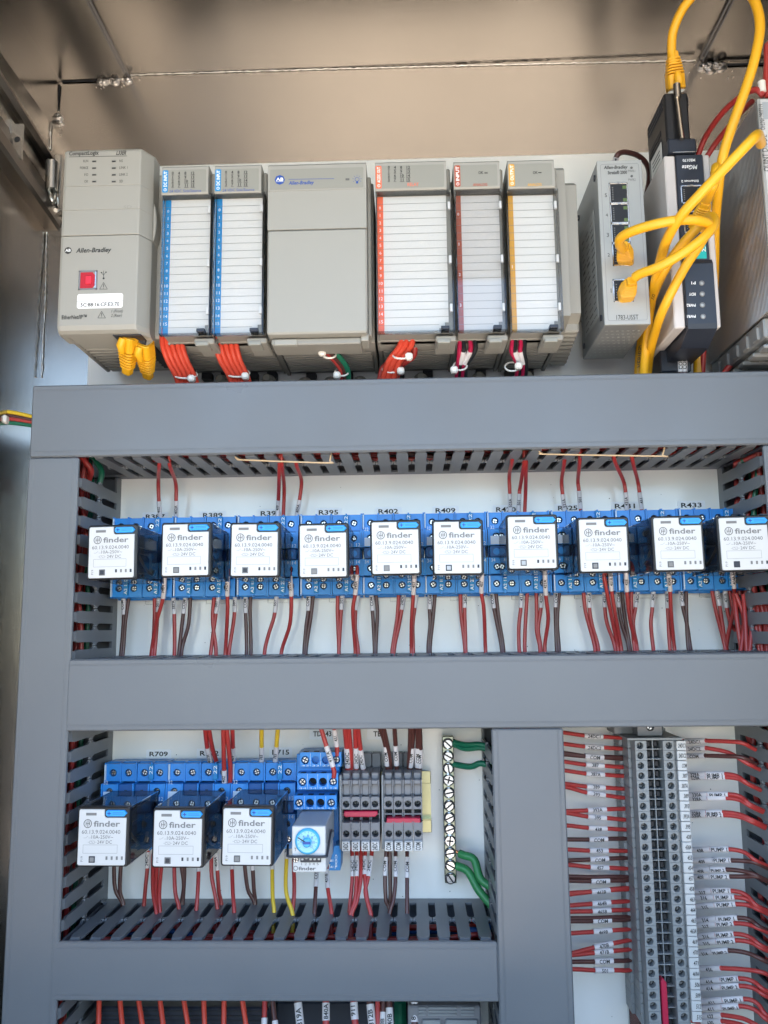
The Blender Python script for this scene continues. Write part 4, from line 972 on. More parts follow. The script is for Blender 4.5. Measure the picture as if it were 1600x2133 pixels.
dc = P(641, 1752, 93); R_ = P(667, 1752, 93).x - dc.x
m = MB(); m.disc(dc.x, dc.z, R_, 92.6, 94.5, 'dial', 36, cham=.8); m.disc(dc.x, dc.z, R_ * .82, 94.5, 94.9, 'dial_pale', 36)
for k in range(13):
    a = math.radians(215 - k * 22); c_, s_ = math.cos(a), math.sin(a); m.line((dc.x + c_ * R_ * .66, dc.z + s_ * R_ * .66), (dc.x + c_ * R_ * .79, dc.z + s_ * R_ * .79), 94.96, 'badge_blue', .2)
    if k % 2 == 0 and 0 < k: m.text(str(k), dc.x + c_ * R_ * .5 - .8, dc.x + c_ * R_ * .5 + .8, dc.z + s_ * R_ * .5 - .9, dc.z + s_ * R_ * .5 + .9, 94.96, 'badge_blue', keep=True)
d_ = m.build('dial', t)
m = MB(); m.disc(dc.x, dc.z, R_ * .36, 94.9, 98, 'dial', 24, cham=.6); m.line((dc.x, dc.z), (dc.x - R_ * .72, dc.z + R_ * .42), 98.1, 'ink', .7); m.box(dc.x - R_ * .3, dc.x + R_ * .3, 98, 98.3, dc.z - .8, dc.z + .8, 'badge_blue'); m.build('knob', d_)
m = MB(); a0, a1, b0, b1 = rect(626, 1785, 669, 1796, 89); m.box(a0, a1, 86, 89.6, b0, b1, 'soft_black', .3)
for k in range(5): x = a0 + (k + .5) * (a1 - a0) / 5; m.box(x - .75, x + .75, 89, 90.6, b0 + 1.6 + (k == 1) * .7, b1 - .6, 'white', .2)
m.build('dip_switches', t)
c_ = P(616, 1791, 89); put_screw(t, ORG[t.name], c_.x, 89.2, c_.z, 2.0)
m = MB(); m.tube(catmull([P(600, 1760, 70), P(599, 1778, 90), P(602, 1784, 94), P(640, 1784, 95), P(677, 1784, 94), P(682, 1778, 92), P(689, 1733, 80), P(694, 1731, 60)], 5), .75, 'soft_black', 8)
m.build('retaining_clip', t)

# ---------------------------------------------------------------- long terminal strip
TN = ['24DC1','24DC2','COM','387','387A','389','393','393A','395','438','438A','453','454','457','458','463','464','465','463A','469','470','471','469A','506','509','512','515']
p0, p1 = P(1333, 1553.4, 48), P(1364, 2118, 48); dzz = (p0.z - p1.z) / 26; xs = P(1323, 1555, 48).x; xL = p0.x; xRt = P(1393.5, 1555, 48).x
xe = P(1409, 1555, 48).x; xm0, xm1 = P(1347, 1555, 48).x, P(1381, 1555, 48).x
def strip_block(zc, label, txt):
    t = thing('terminal_block', label, 'terminal block', (xL, 0, zc), 'grey terminal blocks of the long strip'); g = dzz / 2 - .1; z0, z1 = zc - g, zc + g
    m = MB()
    m.box(xs - 4.5, xs - .2, 4, 20, z0, z1, 'terminal_light', .3); m.box(xs - 2.2, xs, 12, 36, z0, z1, 'terminal_light', .3)
    m.cell(xs, xm0, z0, z1, 4, 48, 'terminal_light', (xL, zc, 2.35, 5)); m.cell(xm1, xe - 2.2, z0, z1, 4, 48, 'terminal_light', (xRt, zc, 2.35, 5))
    m.box(xm0, xm1, 4, 30, z0, z1, 'dark_gap'); m.box(xm0, xm1, 30, 43, z0 - .1, z0 + .6, 'terminal_light', .1); m.box((xm0 + xm1) / 2 - .35, (xm0 + xm1) / 2 + .35, 30, 42.5, z0, z1, 'terminal_light')
    for q in (.27, .73): m.box(xm0 + (xm1 - xm0) * q - 1.2, xm0 + (xm1 - xm0) * q + 1.2, 38, 40.5, zc - 1.6, zc + 2, 'dark_gap', .2)
    m.box(xe - 2.2, xe, 4, 45, z0, z1, 'terminal_light', .2)
    m.build('body', t)
    if txt:
        m = MB(); m.box(xe + .1, xe + 6.6, 44, 48.4, z0 + .1, z1 - .1, 'white', .25); tg = m.build('tag', t)
        w = {3: 3.6, 4: 4.6, 5: 5.4}[len(txt)]; m = MB(); m.text(txt, xe + 6.4 - w, xe + 6.4, zc - 1.5, zc + 1.4, 48.5, 'ink', bold=True, shear=.15); m.build('lettering', tg)
    for q in (xL, xRt): dark_screw(t, (xL, 0, zc), q, 43.4, zc, 1.9)
    return t
for i, tn in enumerate(TN): strip_block(p0.z - i * dzz, f'grey terminal block tagged {tn}, {nth(i + 1)} from the top of the long strip', tn)
strip_block(p0.z - 27 * dzz, 'grey terminal block cut by the bottom edge of the photo', None)
m = MB(); zt = p0.z + dzz / 2; m.box(xs - 5, xe + 4.5, 3, 47.5, zt + .2, zt + 1.8, 'terminal_light', .3); m.box(xs - 5, xe + 4.5, 3, 9, zt, zt + 4, 'terminal_light', .3)
tag(m.build('end_plate', org=(xs, 0, zt)), 'grey end plate closing the top of the long terminal strip', 'end plate')
t = thing('end_clamp', 'dark grey screw clamp above the long terminal strip', 'end clamp', (xL, 0, zt + 2))
m = MB(); zz = zt + 2; m.box(xs - 9, xe - 2, 3, 26, zz, zz + 13, 'terminal', .5); m.cell(xL + 1, xRt - 2, zz + .5, zz + 12, 20, 40, 'terminal', ((xL + xRt) / 2, zz + 6.5, 3, 2.5)); m.build('body', t)
put_screw(t, (xL, 0, zt + 2), (xL + xRt) / 2, 39, zz + 6.5, 2.6)
m = MB(); X0 = P(1374, 2035, 46).x; X1 = P(1386, 2035, 46).x; m.prism([(X0, P(1380, 2060, 46).z - 60), (X1, P(1380, 2060, 46).z - 60), (X1, P(1380, 2044, 46).z), ((X0 + X1) / 2 - .6, P(1380, 2034, 46).z), (X0, P(1380, 2042, 46).z)], 38, 49, 'jumper', cham=.5)
tag(m.build('jumper_bar', org=(X0, 40, P(1380, 2060, 46).z)), 'long crimson jumper bar at the bottom of the long terminal strip', 'jumper', 'crimson jumper bars')
m = MB(); x0, x1 = xs - 3, xe + 2; m.box(x0, x1, 0, 5, -430, zt + 20, 'zinc', .3); tag(m.build('mounting_rail', org=(x0, 0, -430)), 'zinc mounting rail hidden behind the long terminal strip', 'rail')

# tan spring clips under the uppermost duct
for lb, pts in (('tan wire retainer clip under the top duct above the sticker R393', [(489, 940), (491, 950), (497, 956), (510, 958), (680, 964), (687, 960), (690, 944)]),
                ('tan wire retainer clip under the top duct above the sticker R425', [(1122, 926), (1124, 937), (1130, 943), (1142, 946), (1372, 950), (1380, 948), (1386, 938)])):
    hs = [P(x, y, 78) for x, y in pts]; q = [Vector((v.x, 78, min(v.z, Z1B - 1.2) if 1 < i < len(hs) - 2 else v.z)) for i, v in enumerate(hs)]
    q[0].z = Z1B + 3; q[-1].z = Z1B + 3
    for i in range(1, len(q) - 1): q[i].z = min(q[i].z, Z1B - .4)
    m = MB(); m.tube(catmull(q, 5), .62, 'tan', 8); tag(m.build('retainer_clip', org=tuple(q[0])), lb, 'clip', 'retainer clips')

# ---------------------------------------------------------------- devices glimpsed under the short duct
t = thing('power_module', 'dark module with fine grooves at the bottom left under the short duct', 'module', P(350, 2133, 0))
A0, A1, B0, B1 = rect(200, 2098, 560, 2180, 40); m = MB(); m.box(A0, A1, 2, 40, B0, B1, 'soft_black', 1)
for k in range(7): m.box(A0 + 2, A1 - 2, 40, 40.6, B1 - 3 - k * 3, B1 - 2 - k * 3, 'dark_gap')
m.build('body', t)
t = thing('vented_module', 'dark grey vented module at the bottom edge near the middle duct', 'module', P(940, 2133, 0))
A0, A1, B0, B1 = rect(850, 2096, 1003, 2200, 50); m = MB(); m.box(A0, A1, 2, 50, B0, B1, 'terminal', 1); m.build('body', t)
for k in range(3):
    for a, b in ((872, 888), (892, 952), (960, 988)):
        q0, q1, r0, r1 = rect(a, 2097 + k * 7, b, 2101 + k * 7, 50); m = MB(); m.box(q0, q1, 49, 51, r0, r1, 'terminal_light', .3); m.build('louvre', t)
for a, b in ((880, 918), (928, 995)):
    q0, q1, r0, r1 = rect(a, 2124, b, 2140, 52); m = MB(); m.box(q0, q1, 48, 53, r0, r1, 'terminal_light', .5); m.build('terminal_cap', t)
A0, A1, B0, B1 = rect(822, 2080, 846, 2180, 20); m = MB(); m.box(A0, A1, 4, 22, B0, B1, 'green_wire', 3); tag(m.build('green_terminal', org=(A0, 0, B0)), 'dark green terminal seen in the shadow under the short duct', 'terminal')
m = MB(); A0, A1, B0, B1 = rect(575, 2088, 850, 2180, 12); m.box(A0, A1, 1, 12, B0, B1, 'soft_black', 1); tag(m.build('dark_base', org=(A0, 0, B0)), 'black device base in shadow behind the white sleeved wires', 'module')
# ---------------------------------------------------------------- controller and its modules
def pl(*pts, h): return [(P(x, y, h).x, P(x, y, h).z) for x, y in pts]
HP = 108
rail_('zinc mounting rail behind the row of beige controller modules', -215, 150, P(600, 560, 6).z)
# processor
X0, X1, Z0, Z1 = rect(126, 309, 287, 690, HP); X0 = P(132, 400, HP).x - 1; 
t = thing('controller', 'large beige controller with a red square port and yellow plugs beneath', 'controller', ((X0 + X1) / 2, 0, Z0))
zs = P(200, 490, HP).z; zg1, zg2 = P(200, 387, HP).z, P(200, 437, HP).z
m = MB(); m.box(X0 + 3, X1 + 11.5, 8, 84, Z0 + 3, Z1 - 7, 'beige', 1.5); m.box(X0 + 2, X1 + 3, 70, 96, Z0 + .5, Z1 - .3, 'beige', 1.2)
m.box(X1 + 2, X1 + 15.5, 8, 62, Z0 + 6, Z1 - 8, 'beige', 1.5)
m.build('body', t)
def front(z0, z1, name, grooves=(), round_bottom=False, round_top=False):
    m = MB(); sec = [(X0, 84), (X0, HP - 2.5), (X0 + .7, HP - .7), (X0 + 2.5, HP), (X1 - .5, HP), (X1 + .6, HP - .5), (X1 + 6.5, HP - 11), (X1 + 6.5, 84)]
    n = len(sec); lv = [z0] if not round_bottom else []
    Zs = []
    if round_bottom: Zs += [(z0, 5), (z0 + 1.5, 1.6), (z0 + 4.5, 0)]
    else: Zs += [(z0, .4), (z0 + .4, 0)]
    for g_ in sorted(grooves): Zs += [(g_ - .35, 0), (g_, .45), (g_ + .35, 0)]
    if round_top: Zs += [(z1 - 2.5, 0), (z1 - .8, 1), (z1, 3)]
    else: Zs += [(z1 - .4, 0), (z1, .4)]
    vs = []
    for z, d in Zs: vs += [(x, h - d if h > 85 else h, z) for x, h in sec]
    fs = [(r * n + i, r * n + i + 1, (r + 1) * n + i + 1, (r + 1) * n + i) for r in range(len(Zs) - 1) for i in range(n - 1)]
    m.add(vs, fs, 'beige'); m.add(vs[:n], [tuple(range(n))], 'beige'); m.add(vs[-n:], [tuple(range(n))], 'beige'); return m.build(name, t)
lo = front(Z0, zs - .25, 'lower_cover', round_bottom=True); up = front(zs + .25, Z1, 'upper_cover', (zg1, zg2), round_top=True)
m = MB(); zc, rr_ = P(300, 440, HP).z, 15.5     # finger bulge of the card door
for k in range(3):
    xx = X1 + 1 + k * 1.4; m.box(xx, xx + .7, HP - 4.3 - k * 2.5, HP - 2.8 - k * 2.4, zc - 6 + k * 1.2, zc + 6 - k * .5, 'beige', .2)
m.prism([(X1 + 5.5 + (3.2 * math.cos(a)), zc - 2 + rr_ * math.sin(a)) for a in [math.pi / 2 * (k / 6 - 1) * 1 if False else -math.pi / 2 + math.pi * k / 12 for k in range(13)]], 84, HP - 12.5, 'beige', cham=.6)
m.textp('SD', 257, 428, 275, 434, HP, 'beige_dark', dh=.05, shear=.2); m.build('card_door_grip', t)
m = MB(); T = m.textp
T('CompactLogix', 144, 315, 206, 326, HP, bold=True); T('L33ER', 242, 314, 265, 323, HP, bold=True, shear=.25); m.linep(144, 327, 265, 325, HP, w=.35)
for i, (a, b) in enumerate((('RUN', 'NS'), ('FORCE', 'LINK 1'), ('I/O', 'LINK 2'), ('OK', 'SD'))):
    y = 335.5 + i * 14.1; T(a, {0: 174, 1: 167, 2: 176, 3: 176}[i], y - 2.5, 184, y + 2.8, HP); T(b, 249, y - 3, {0: 256, 1: 266, 2: 266, 3: 256}[i], y + 2.4, HP)
T('Allen-Bradley', 158, 516, 233, 529, HP, bold=True, shear=.2); c = P(142, 522, HP); m.disc(c.x, c.z, 2.6, HP, HP + .15, 'ink', 8); m.text('AB', c.x - 1.9, c.x + 1.9, c.z - 1, c.z + 1.2, HP + .22, 'white_print', bold=True)
T('EtherNet/IP™', 129, 656, 181, 665, HP, bold=True); T('1 (Front)', 232, 645, 257, 653, HP, shear=.2); T('2 (Rear)', 231, 654, 255, 662, HP, shear=.2)
for cx, cy in ((216, 596), (212, 656)):
    A = [P(cx, cy - 7.5, HP), P(cx - 8, cy + 6.5, HP), P(cx + 8, cy + 6.5, HP)]
    for i in range(3): m.line(A[i], A[(i + 1) % 3], HP + .15, 'ink', .28)
    m.linep(cx, cy - 4, cx, cy + 2, HP, w=.4); m.linep(cx, cy + 3.4, cx, cy + 5, HP, w=.4)
m.linep(216, 564, 216, 580, HP, w=.3); m.linep(211.5, 568, 216, 574, HP, w=.25); m.linep(221, 567, 216, 573, HP, w=.25); c = P(216, 580, HP); m.disc(c.x, c.z, .7, HP, HP + .15, 'ink', 10)
for x, y in ((211.5, 568), (221, 567)): c = P(x, y, HP); m.disc(c.x, c.z, .5, HP, HP + .15, 'ink', 8)
m.build('printed_legend', t)
a0, a1, b0, b1 = rect(161, 612, 256, 642, HP); m = MB(); m.prism(rr(a0, a1, b0, b1, 1.5), HP, HP + .2, 'white_print'); m.linep(161, 628, 256, 626.5, HP + .1, w=.25)
m.textp('5C:88:16:CF:E3:70', 168, 630, 249, 638.5, HP + .1, bold=True); m.build('address_sticker', t)
for i in range(4):
    for x in (196.5, 237.5):
        c = P(x, 336 + i * 14.1, HP); m = MB(); m.box(c.x - 1.7, c.x + 1.7, HP - .1, HP + .3, c.z - .9, c.z + .9, 'beige_dark', .2); m.box(c.x - 1.3, c.x + 1.3, HP + .3, HP + .34, c.z - .7, c.z + .25, 'dark_gap'); m.build('status_light', t)
a0, a1, b0, b1 = rect(164, 564, 203, 604, HP); m = MB()
for q in ((a0, a1, b1 - 1.2, b1), (a0, a1, b0, b0 + 1.2), (a0, a0 + 1.2, b0, b1), (a1 - 1.2, a1, b0, b1)): m.box(q[0], q[1], HP - 2, HP + .5, q[2], q[3], 'terminal', .2)
cx, cz = (a0 + a1) / 2, (b0 + b1) / 2
m.prism([(a0 + 1.2, b0 + 1.2), (a1 - 3.5, b0 + 1.2), (a1 - 1.4, b0 + 3.6), (a1 - 1.4, b1 - 3.6), (a1 - 3.5, b1 - 1.2), (a0 + 1.2, b1 - 1.2)], HP - 1, HP + .12, 'usb_red'); m.box(cx - 1.6, cx + 2.4, HP, HP + .9, cz - 2.8, cz + 2.8, 'port_tongue', .3)
m.box(a1 - 1.5, a1 - .9, HP + .1, HP + .6, b0 + 1, b1 - 1, 'zinc'); m.build('usb_port', t, label='red square port with a steel surround')
m = MB(); m.box(X0 + 6, X1 + 2, 20, 96, Z0 + 1.6, Z0 + 2.6, 'dark_gap')  # dark plate paints the shade between the ribs
for k in range(12): h = 22 + k * 6.2; m.box(X0 + 5, X0 + (36 if k > 8 else 50), h, h + 3.4, Z0 + .6, Z0 + 3.5, 'beige', .5)
m.box(X0 + 3, X0 + 6, 18, 97, Z0 - .2, Z0 + 3, 'beige_dark', .5)
m.build('vent_grille', t, stuff=True)
m = MB(); m.box(X0 + 37, X1 + 2, 86, 101, Z0 - .8, Z0 + 2, 'soft_black', .5); m.build('socket_recess', t)

def vents(m, x0, x1, z0, mt='beige'):
    for k in range(10): h = 15 + k * 5.6; m.box(x0 + 3.4, x1 - 3.4, h, h + 3.1, z0 - 1.5, z0 + 1.2, mt, .5)
    for q in (x0, x1 - 3): m.box(q, q + 3, 8, 82, z0 - 2.2, z0 + 2, 'housing', .5)
    for q in (.26, .66): m.box(x0 + (x1 - x0) * q - 4, x0 + (x1 - x0) * q + 4, 1, 9, z0 - 6, z0 - .5, 'dark_gap', .3)  # dark blocks stand in for shaded gaps close to the panel
def module_base(t, X0, X1, zb, zt, depth=78):
    m = MB(); m.box(X0, X1, 6, depth, zb + 4, zt - 5, 'housing', 1); m.box(X0, X1, depth - 14, depth + 6, zb + 1, zt - 3, 'beige_dark', .8); m.build('body', t)
    m = MB(); vents(m, X0, X1, zb + 4); m.build('vent_grille', t, stuff=True)
def io_module(label, head, cover, prints, col, strip_txt, nums, cover_mat='clear_cover', words=()):
    hx0, hy0, hx1, hy1 = head; cx0, cy0, cx1, cy1 = cover
    A0, A1, B0, B1 = rect(*head, HP); C0, C1, D0, D1 = rect(*cover, HP - 1)
    t = thing('io_module', label, 'module', ((A0 + A1) / 2, 0, D0), 'beige modules in the controller row')
    module_base(t, A0 - .5, C1 + 2.4, D0, B1)
    m = MB(); sec = [(86, B0), (HP - 1, B0), (HP, B0 + .8), (HP, B1 - 1.6), (HP - 1.8, B1), (70, B1 - 1)]
    m.prism(sec, A0, A1, 'beige', axis='x'); m.box(A1 - .2, A1 + 3, 70, HP - 8, B0 + 1, B1 - 2, 'beige', 1); m.build('head', t)
    m = MB(); z0, z1 = B0 + 1.4, B1 - (B1 - B0) * .17; m.prism(rr(A0 + 1.5, A1 - 1.7, z0, z1, .9), HP - .1, HP + .2, 'label_beige')
    m.prism(rr(A0 + .6, A0 + 4.6, z0, z1, .9), HP, HP + .3, col)
    m.text(strip_txt, A0 + 1.5, A0 + 3.9, z0 + 4.2, z1 - .8, HP + .36, 'white_print', rot=90, bold=True); m.ring(A0 + 2.7, z0 + 2, .8, 1.1, HP + .3, HP + .36, 'white_print', 12); m.box(A0 + 2.6, A0 + 2.85, HP + .3, HP + .36, z0 + 1.8, z0 + 3.2, 'white_print')
    for txt, x0, y0, x1, y1, c, b in prints: m.textp(txt, x0, y0, x1, y1, HP, c, dh=.3, bold=b)
    if words:
        for r in range(4):
            for c_ in range(4):
                x = words[0] + c_ * words[2]; y = words[1] + r * words[3]; n = str(r + c_ * 4); w = 4.2 if len(n) == 1 else 8.4
                m.textp(n, x, y, x + w, y + 6, HP, 'ink', dh=.3, keep=True, bold=True); m.linep(x - .5, y + 7.1, x + w + .5, y + 7.1, HP, 'ink', .28, .3)
    m.build('head_label', t)
    # terminal cavity, paper card, clear door
    m = MB(); m.box(C0 + .8, C1 - .6, 70, 99.5, D0 + 1.5, D1 - .8, 'beige_dark', .5); m.box(C0 + 1, C1 + 1.8, 78, 86, D0 + 1, D1, 'beige_dark', .6); m.build('terminal_cavity', t)
    w = C1 - C0; k0, k1 = C0 + .7, C1 - w * .075; zt, zb = D1 - .9, D0 + 1.8
    m = MB(); m.prism([(k0, zb), (k1 - 6.5, zb), (k1 - 6.5, zb + 2.5), (k1 - 2.6, zb + 2.5), (k1 - 2.6, zb + 6.5), (k1, zb + 6.5), (k1, zt), (k0, zt)], 100, 100.4, 'card')
    sw = 4.0 if w < 40 else 4.2
    m.prism([(k0, zb), (k0 + sw, zb), (k0 + sw, zt), (k0, zt)], 100.3, 100.6, col)
    N = 17; ph = (zt - zb) / (N + .9)
    for i in range(1, N + 1):
        z = zt - (i + .0) * ph; xe_ = k1 if z > zb + 7 else k1 - 6.5; m.box(k0, xe_, 100.6, 100.66, z - .1, z + .1, 'line_grey')
    for i, n in nums:
        z = zt - (i + 1.5) * ph; wd = 1.3 if len(n) == 1 else 2.5; m.text(n, k0 + 2 - wd / 2, k0 + 2 + wd / 2, z - 1.15, z + 1.15, 100.7, 'white_print', keep=True)
    m.build('label_card', t)
    m = MB(); m.box(C0, C1, 102, HP - 1, D0, D1, cover_mat, .9); m.build('clear_door', t)
    m = MB()    # thick moulded door edges catch the light
    for q in ((C0, C0 + .5, D0, D1), (C1 - 1.2, C1, D0, D1), (C0, C1, D1 - .8, D1), (C0, C1, D0, D0 + .5)): m.box(q[0], q[1], 101, HP - .8, q[2], q[3], 'edge_clear', .2)
    for zz in (.885, .5, .16): m.box(C1 - 3.2, C1 - 1.4, HP - 3, HP - .9, D0 + (D1 - D0) * zz - 2.8, D0 + (D1 - D0) * zz + 2.8, 'white', .3)
    m.box(C1 - 9.5, C1 - 3.8, 101, HP - .7, D0 + 1.2, D0 + 3.6, 'soft_black', .3); m.build('door_frame', t)
    m = MB(); m.box(C1 - 13, C1 + 1, 70, 99, D0 - 4.5, D0 - .4, 'beige_dark', .8); m.box(C1 - 12, C1 - 3, 86, 99.6, D0 - 6, D0 - 3, 'label_beige', .5); m.build('door_latch', t)
    m = MB(); xx = (A0 + A1) / 2 + 6; m.prism([(xx + 5.5 * math.cos(a), D0 - 4 + 4.5 * math.sin(a)) for a in [math.pi * k / 8 for k in range(9)]], 6, 12, 'beige_dark', cham=.6); m.disc(xx, D0 - 4.5, 3.2, 10, 20, 'label_beige', 14, cham=.8); m.build('rail_latch', t)
    return t
n16 = [(i, str(i)) for i in range(16)]
io_module('beige module with blue label strip and sixteen rows, beside the large controller', (337, 344, 434, 404), (334, 404, 440, 695), [('24 VDC Sink/Source', 353, 395, 419, 401, 'badge_blue', False)], 'print_blue', 'DC INPUT', n16, words=(358, 358, 13.2, 8.6))
io_module('beige module with blue label strip and sixteen rows, beside the wide blank cover', (447, 342, 544, 401), (443, 401, 550, 694), [('24 VDC Sink/Source', 464, 393, 530, 399, 'badge_blue', False)], 'print_blue', 'DC INPUT', n16, words=(469, 356, 13, 8.6))
io_module('wide beige module with orange red label strip and printed word RELAY', (781, 334, 930, 395), (784, 396, 945, 690), [('RELAY', 849, 381, 872, 388, 'orange_print', False)], 'orange_print', 'AC/DC OUT', n16, words=(808, 346, 12.8, 8.6))
io_module('beige module with rust brown INPUT strip and glossy clear door', (945, 334, 1041, 392), (950, 394, 1053, 688), [('ANALOG', 985, 382, 1015, 388, 'rust_print', True), ('OK', 996.5, 357, 1007, 363, 'ink', True), ('=', 1009, 359, 1016, 362, 'ink', True)], 'rust_print', 'INPUT', [(1, '0'), (5, '1'), (9, '2'), (13, '3')], cover_mat='gloss_cover')
io_module('beige module with amber OUTPUT strip at the right end of the row', (1058, 331, 1155, 391), (1061, 394, 1169, 687), [('ANALOG', 1099, 382, 1128, 388, 'amber_print', True), ('OK', 1110, 357, 1120, 363, 'ink', True), ('-', 1121, 359, 1128, 361, 'ink', True)], 'amber_print', 'OUTPUT', [(8, '1')])
# power supply
A0, A1, B0, B1 = rect(557, 338, 764, 694, HP); t = thing('power_supply', 'wide blank beige power supply cover in the middle of the controller row', 'power supply', ((A0 + A1) / 2, 0, B0))
module_base(t, A0 - .5, A1 + 4, B0, B1)
zb_, zs_ = P(660, 396, HP).z, P(660, 477, HP).z
m = MB(); m.prism([(70, B1 - 1), (HP - 2.2, B1), (HP, B1 - 2), (HP, zb_ + .2), (HP - .4, zb_), (HP - .3, zb_ - .3), (HP - .2, zs_ + .3), (HP - 1, zs_ + .2), (70, zs_ + .2)], A0, A1, 'beige', axis='x'); m.build('upper_cover', t)
m = MB(); m.box(A0, A1, 76, HP, B0, zs_ - .2, 'beige', 1.1); m.box(A1 - .3, A1 + 2.6, 60, 96, B0 + 2, B1 - 5, 'beige', .8); m.build('front_cover', t)
q0, q1, r0, r1 = rect(563, 351, 757, 393, HP); m = MB(); m.prism(rr(q0, q1, r0, r1, .6), HP - .2, HP + .15, 'beige_dark'); m.prism(rr(q0 + .35, q1 - .35, r0 + .35, r1 - .35, .6), HP, HP + .2, 'label_beige')
c = P(583, 375, HP); m.disc(c.x, c.z, 3.6, HP, HP + .3, 'badge_blue', 8); m.text('AB', c.x - 2.6, c.x + 2.6, c.z - .9, c.z + 1.6, HP + .36, 'white_print', bold=True); m.box(c.x - 2.6, c.x + 2.6, HP + .3, HP + .36, c.z - 1.5, c.z - 1.3, 'white_print')
m.textp('Allen-Bradley', 601, 377, 655, 387, HP, 'badge_blue', dh=.3, bold=True, shear=.2); m.linep(601, 374, 696, 372.5, HP, 'badge_blue', .3, .3); q0, q1, r0, r1 = rect(720, 372, 728, 376, HP); m.box(q0, q1, HP + .2, HP + .4, r0, r1, 'ink_grey')
c = P(744, 374, HP); m.ring(c.x, c.z, 1.3, 1.6, HP, HP + .3, 'badge_blue', 14); m.box(c.x - .7, c.x + .7, HP, HP + .3, c.z - 3, c.z - 1.6, 'badge_blue')
for k in range(7): a = math.radians(-30 + k * 40); m.line((c.x + 2.3 * math.cos(a), c.z + 2.3 * math.sin(a)), (c.x + 3.3 * math.cos(a), c.z + 3.3 * math.sin(a)), HP + .3, 'badge_blue', .25)
m.build('head_label', t)
m = MB(); m.box(A0 + 2, A1 - 5, 78, 100, B0 - 5, B0 - .4, 'beige_dark', .8); m.box(A0 + 4, A0 + 20, 96, 101, B0 - 5.4, B0 - 1, 'beige', .6); m.box(A1 - 5, A1 + .5, 84, 101, B0 - 3.5, B0 + 2.2, 'beige', .6); m.build('lower_lip', t)
for f_ in (.2, .5, .84):
    m = MB(); xx = A0 + (A1 - A0) * f_; m.prism([(xx + 5.5 * math.cos(a), B0 - 5 + 4.5 * math.sin(a)) for a in [math.pi * k / 8 for k in range(9)]], 6, 12, 'beige_dark', cham=.6); m.disc(xx, B0 - 5.5, 2.8, 10, 16, 'label_beige', 14, cham=.8); m.build('rail_latch', t)
# end cap
q0, q1 = P(1168, 550, 90).x, P(1199, 550, 60).x; r0, r1 = P(1185, 690, 80).z, P(1185, 362, 80).z
t = thing('row_end_cover', 'rounded beige end cap with ribbed underside closing the controller row', 'end cap', (q0, 0, r0))
m = MB(); m.prism([(8, r0 + 4), (60, r0 + 3), (92, r0 + 7), (92, r1 - 4), (88, r1), (8, r1 - 1)], q0 - 2, q0 + 5, 'beige', axis='x'); m.prism([(8, r0 - 2), (50, r0 + 3), (78, r0 + 14), (82, r1 - 10), (74, r1 - 4), (8, r1 - 4)], q0 + 5, q1 - 1.5, 'beige', axis='x')
m.build('cover', t)
m = MB()
for k in range(9): h = 14 + k * 6.3; m.box(q0 - 2, q1 - 1, h, h + 3.2, r0 - 3.2 + k * .9, r0 + 8 + k, 'beige', 1.2)
m.build('vent_grille', t, stuff=True)

# wires below the modules and their cable ties
def drop(name_lbl, col, xs, y0, mid, y1, xe, r=2.0, h0=92, h1=58, group='wires hanging from the controller row'):
    for i, (x, e) in enumerate(zip(xs, xe)):
        w = wire(col, [(x, y0), (x + 1 + mid * .3, y0 + (y1 - y0) * .38), (x + (e - x) * .42 + mid, y0 + (y1 - y0) * .74), (e, y1 + 8), (e + 8 * (1 if e > x else -1), y1 + 34)], h0, h1, r=r)
        tag(w, f'{CN[col]} wire, {nth(i + 1)} from the left {name_lbl}', 'wire', group)
drop('below the blue module beside the large controller', 'orange_wire', [338, 348, 359, 370, 379], 686, 0, 775, [366, 376, 386, 396, 405], 1.95)
drop('below the blue module beside the blank cover', 'orange_wire', [448, 459, 470, 481, 492], 684, -1, 775, [477, 487, 497, 506, 515], 1.95)
drop('below the module with the orange strip', 'orange_wire', [836, 846, 859], 684, -10, 775, [800, 810, 822], 2.3)
drop('tied below the module with the orange strip', 'red_wire', [833, 842, 852, 864], 720, -16, 780, [792, 803, 815, 826], 2.3, 70, 52)
for c_, x, e, r_n in (('red_wire', 665, 708, 'red'), ('brown_wire', 671, 714, 'brown'), ('green_wire', 684, 722, 'dark green')):
    w = wire(c_, [(x, 690), (x + 8, 722), (e, 765), (e + 4, 795)], 92, 58, r=2.1); tag(w, f'{r_n} wire of the three hanging below the wide blank cover', 'wire', 'wires hanging from the controller row')
for j, (a, nm) in enumerate(((0, 'rust INPUT'), (112, 'amber OUTPUT'))):
    for i, (c_, x, xm, e) in enumerate((('magenta_wire', 957, 958, 954), ('black_wire', 964, 966, 958), ('magenta_wire', 973, 980, 966), ('black_wire', 983, 990, 972))):
        if j: x = x - 2; xm = xm - 3 - i * 2; e = e + 12
        w = wire(c_, [(x + a, 685), (xm + a, 715), (xm + a - 1, 733), (e + a, 762), (e + a - 3, 795)], 92, 58, r=1.7, sleeves=[(732, 758, '')] if i in (1, 2) else ())
        tag(w, f'{CN[c_]} wire, {nth(i + 1)} from the left below the {nm} module', 'wire', 'wires hanging from the controller row')
def tie(cx, cy, rx_, ry_, hx, hy, hb, label, h=82):
    pts = []
    for k in range(13):
        a = 2 * math.pi * k / 12; v = P(cx + rx_ * math.cos(a), cy + ry_ * math.sin(a), h + 5 * math.sin(a)); pts.append(v)
    c = P(hx, hy, h + 6); m = MB(); m.tube(catmull(pts, 3), .7, 'nylon', 7)
    m.box(c.x - 2.6, c.x + 2.6, c.y - 3, c.y + 3, c.z - 2.5, c.z + 2.5, 'nylon', 1.2); tag(m.build('cable_tie', org=tuple(c)), label, 'cable tie', 'white nylon cable ties')
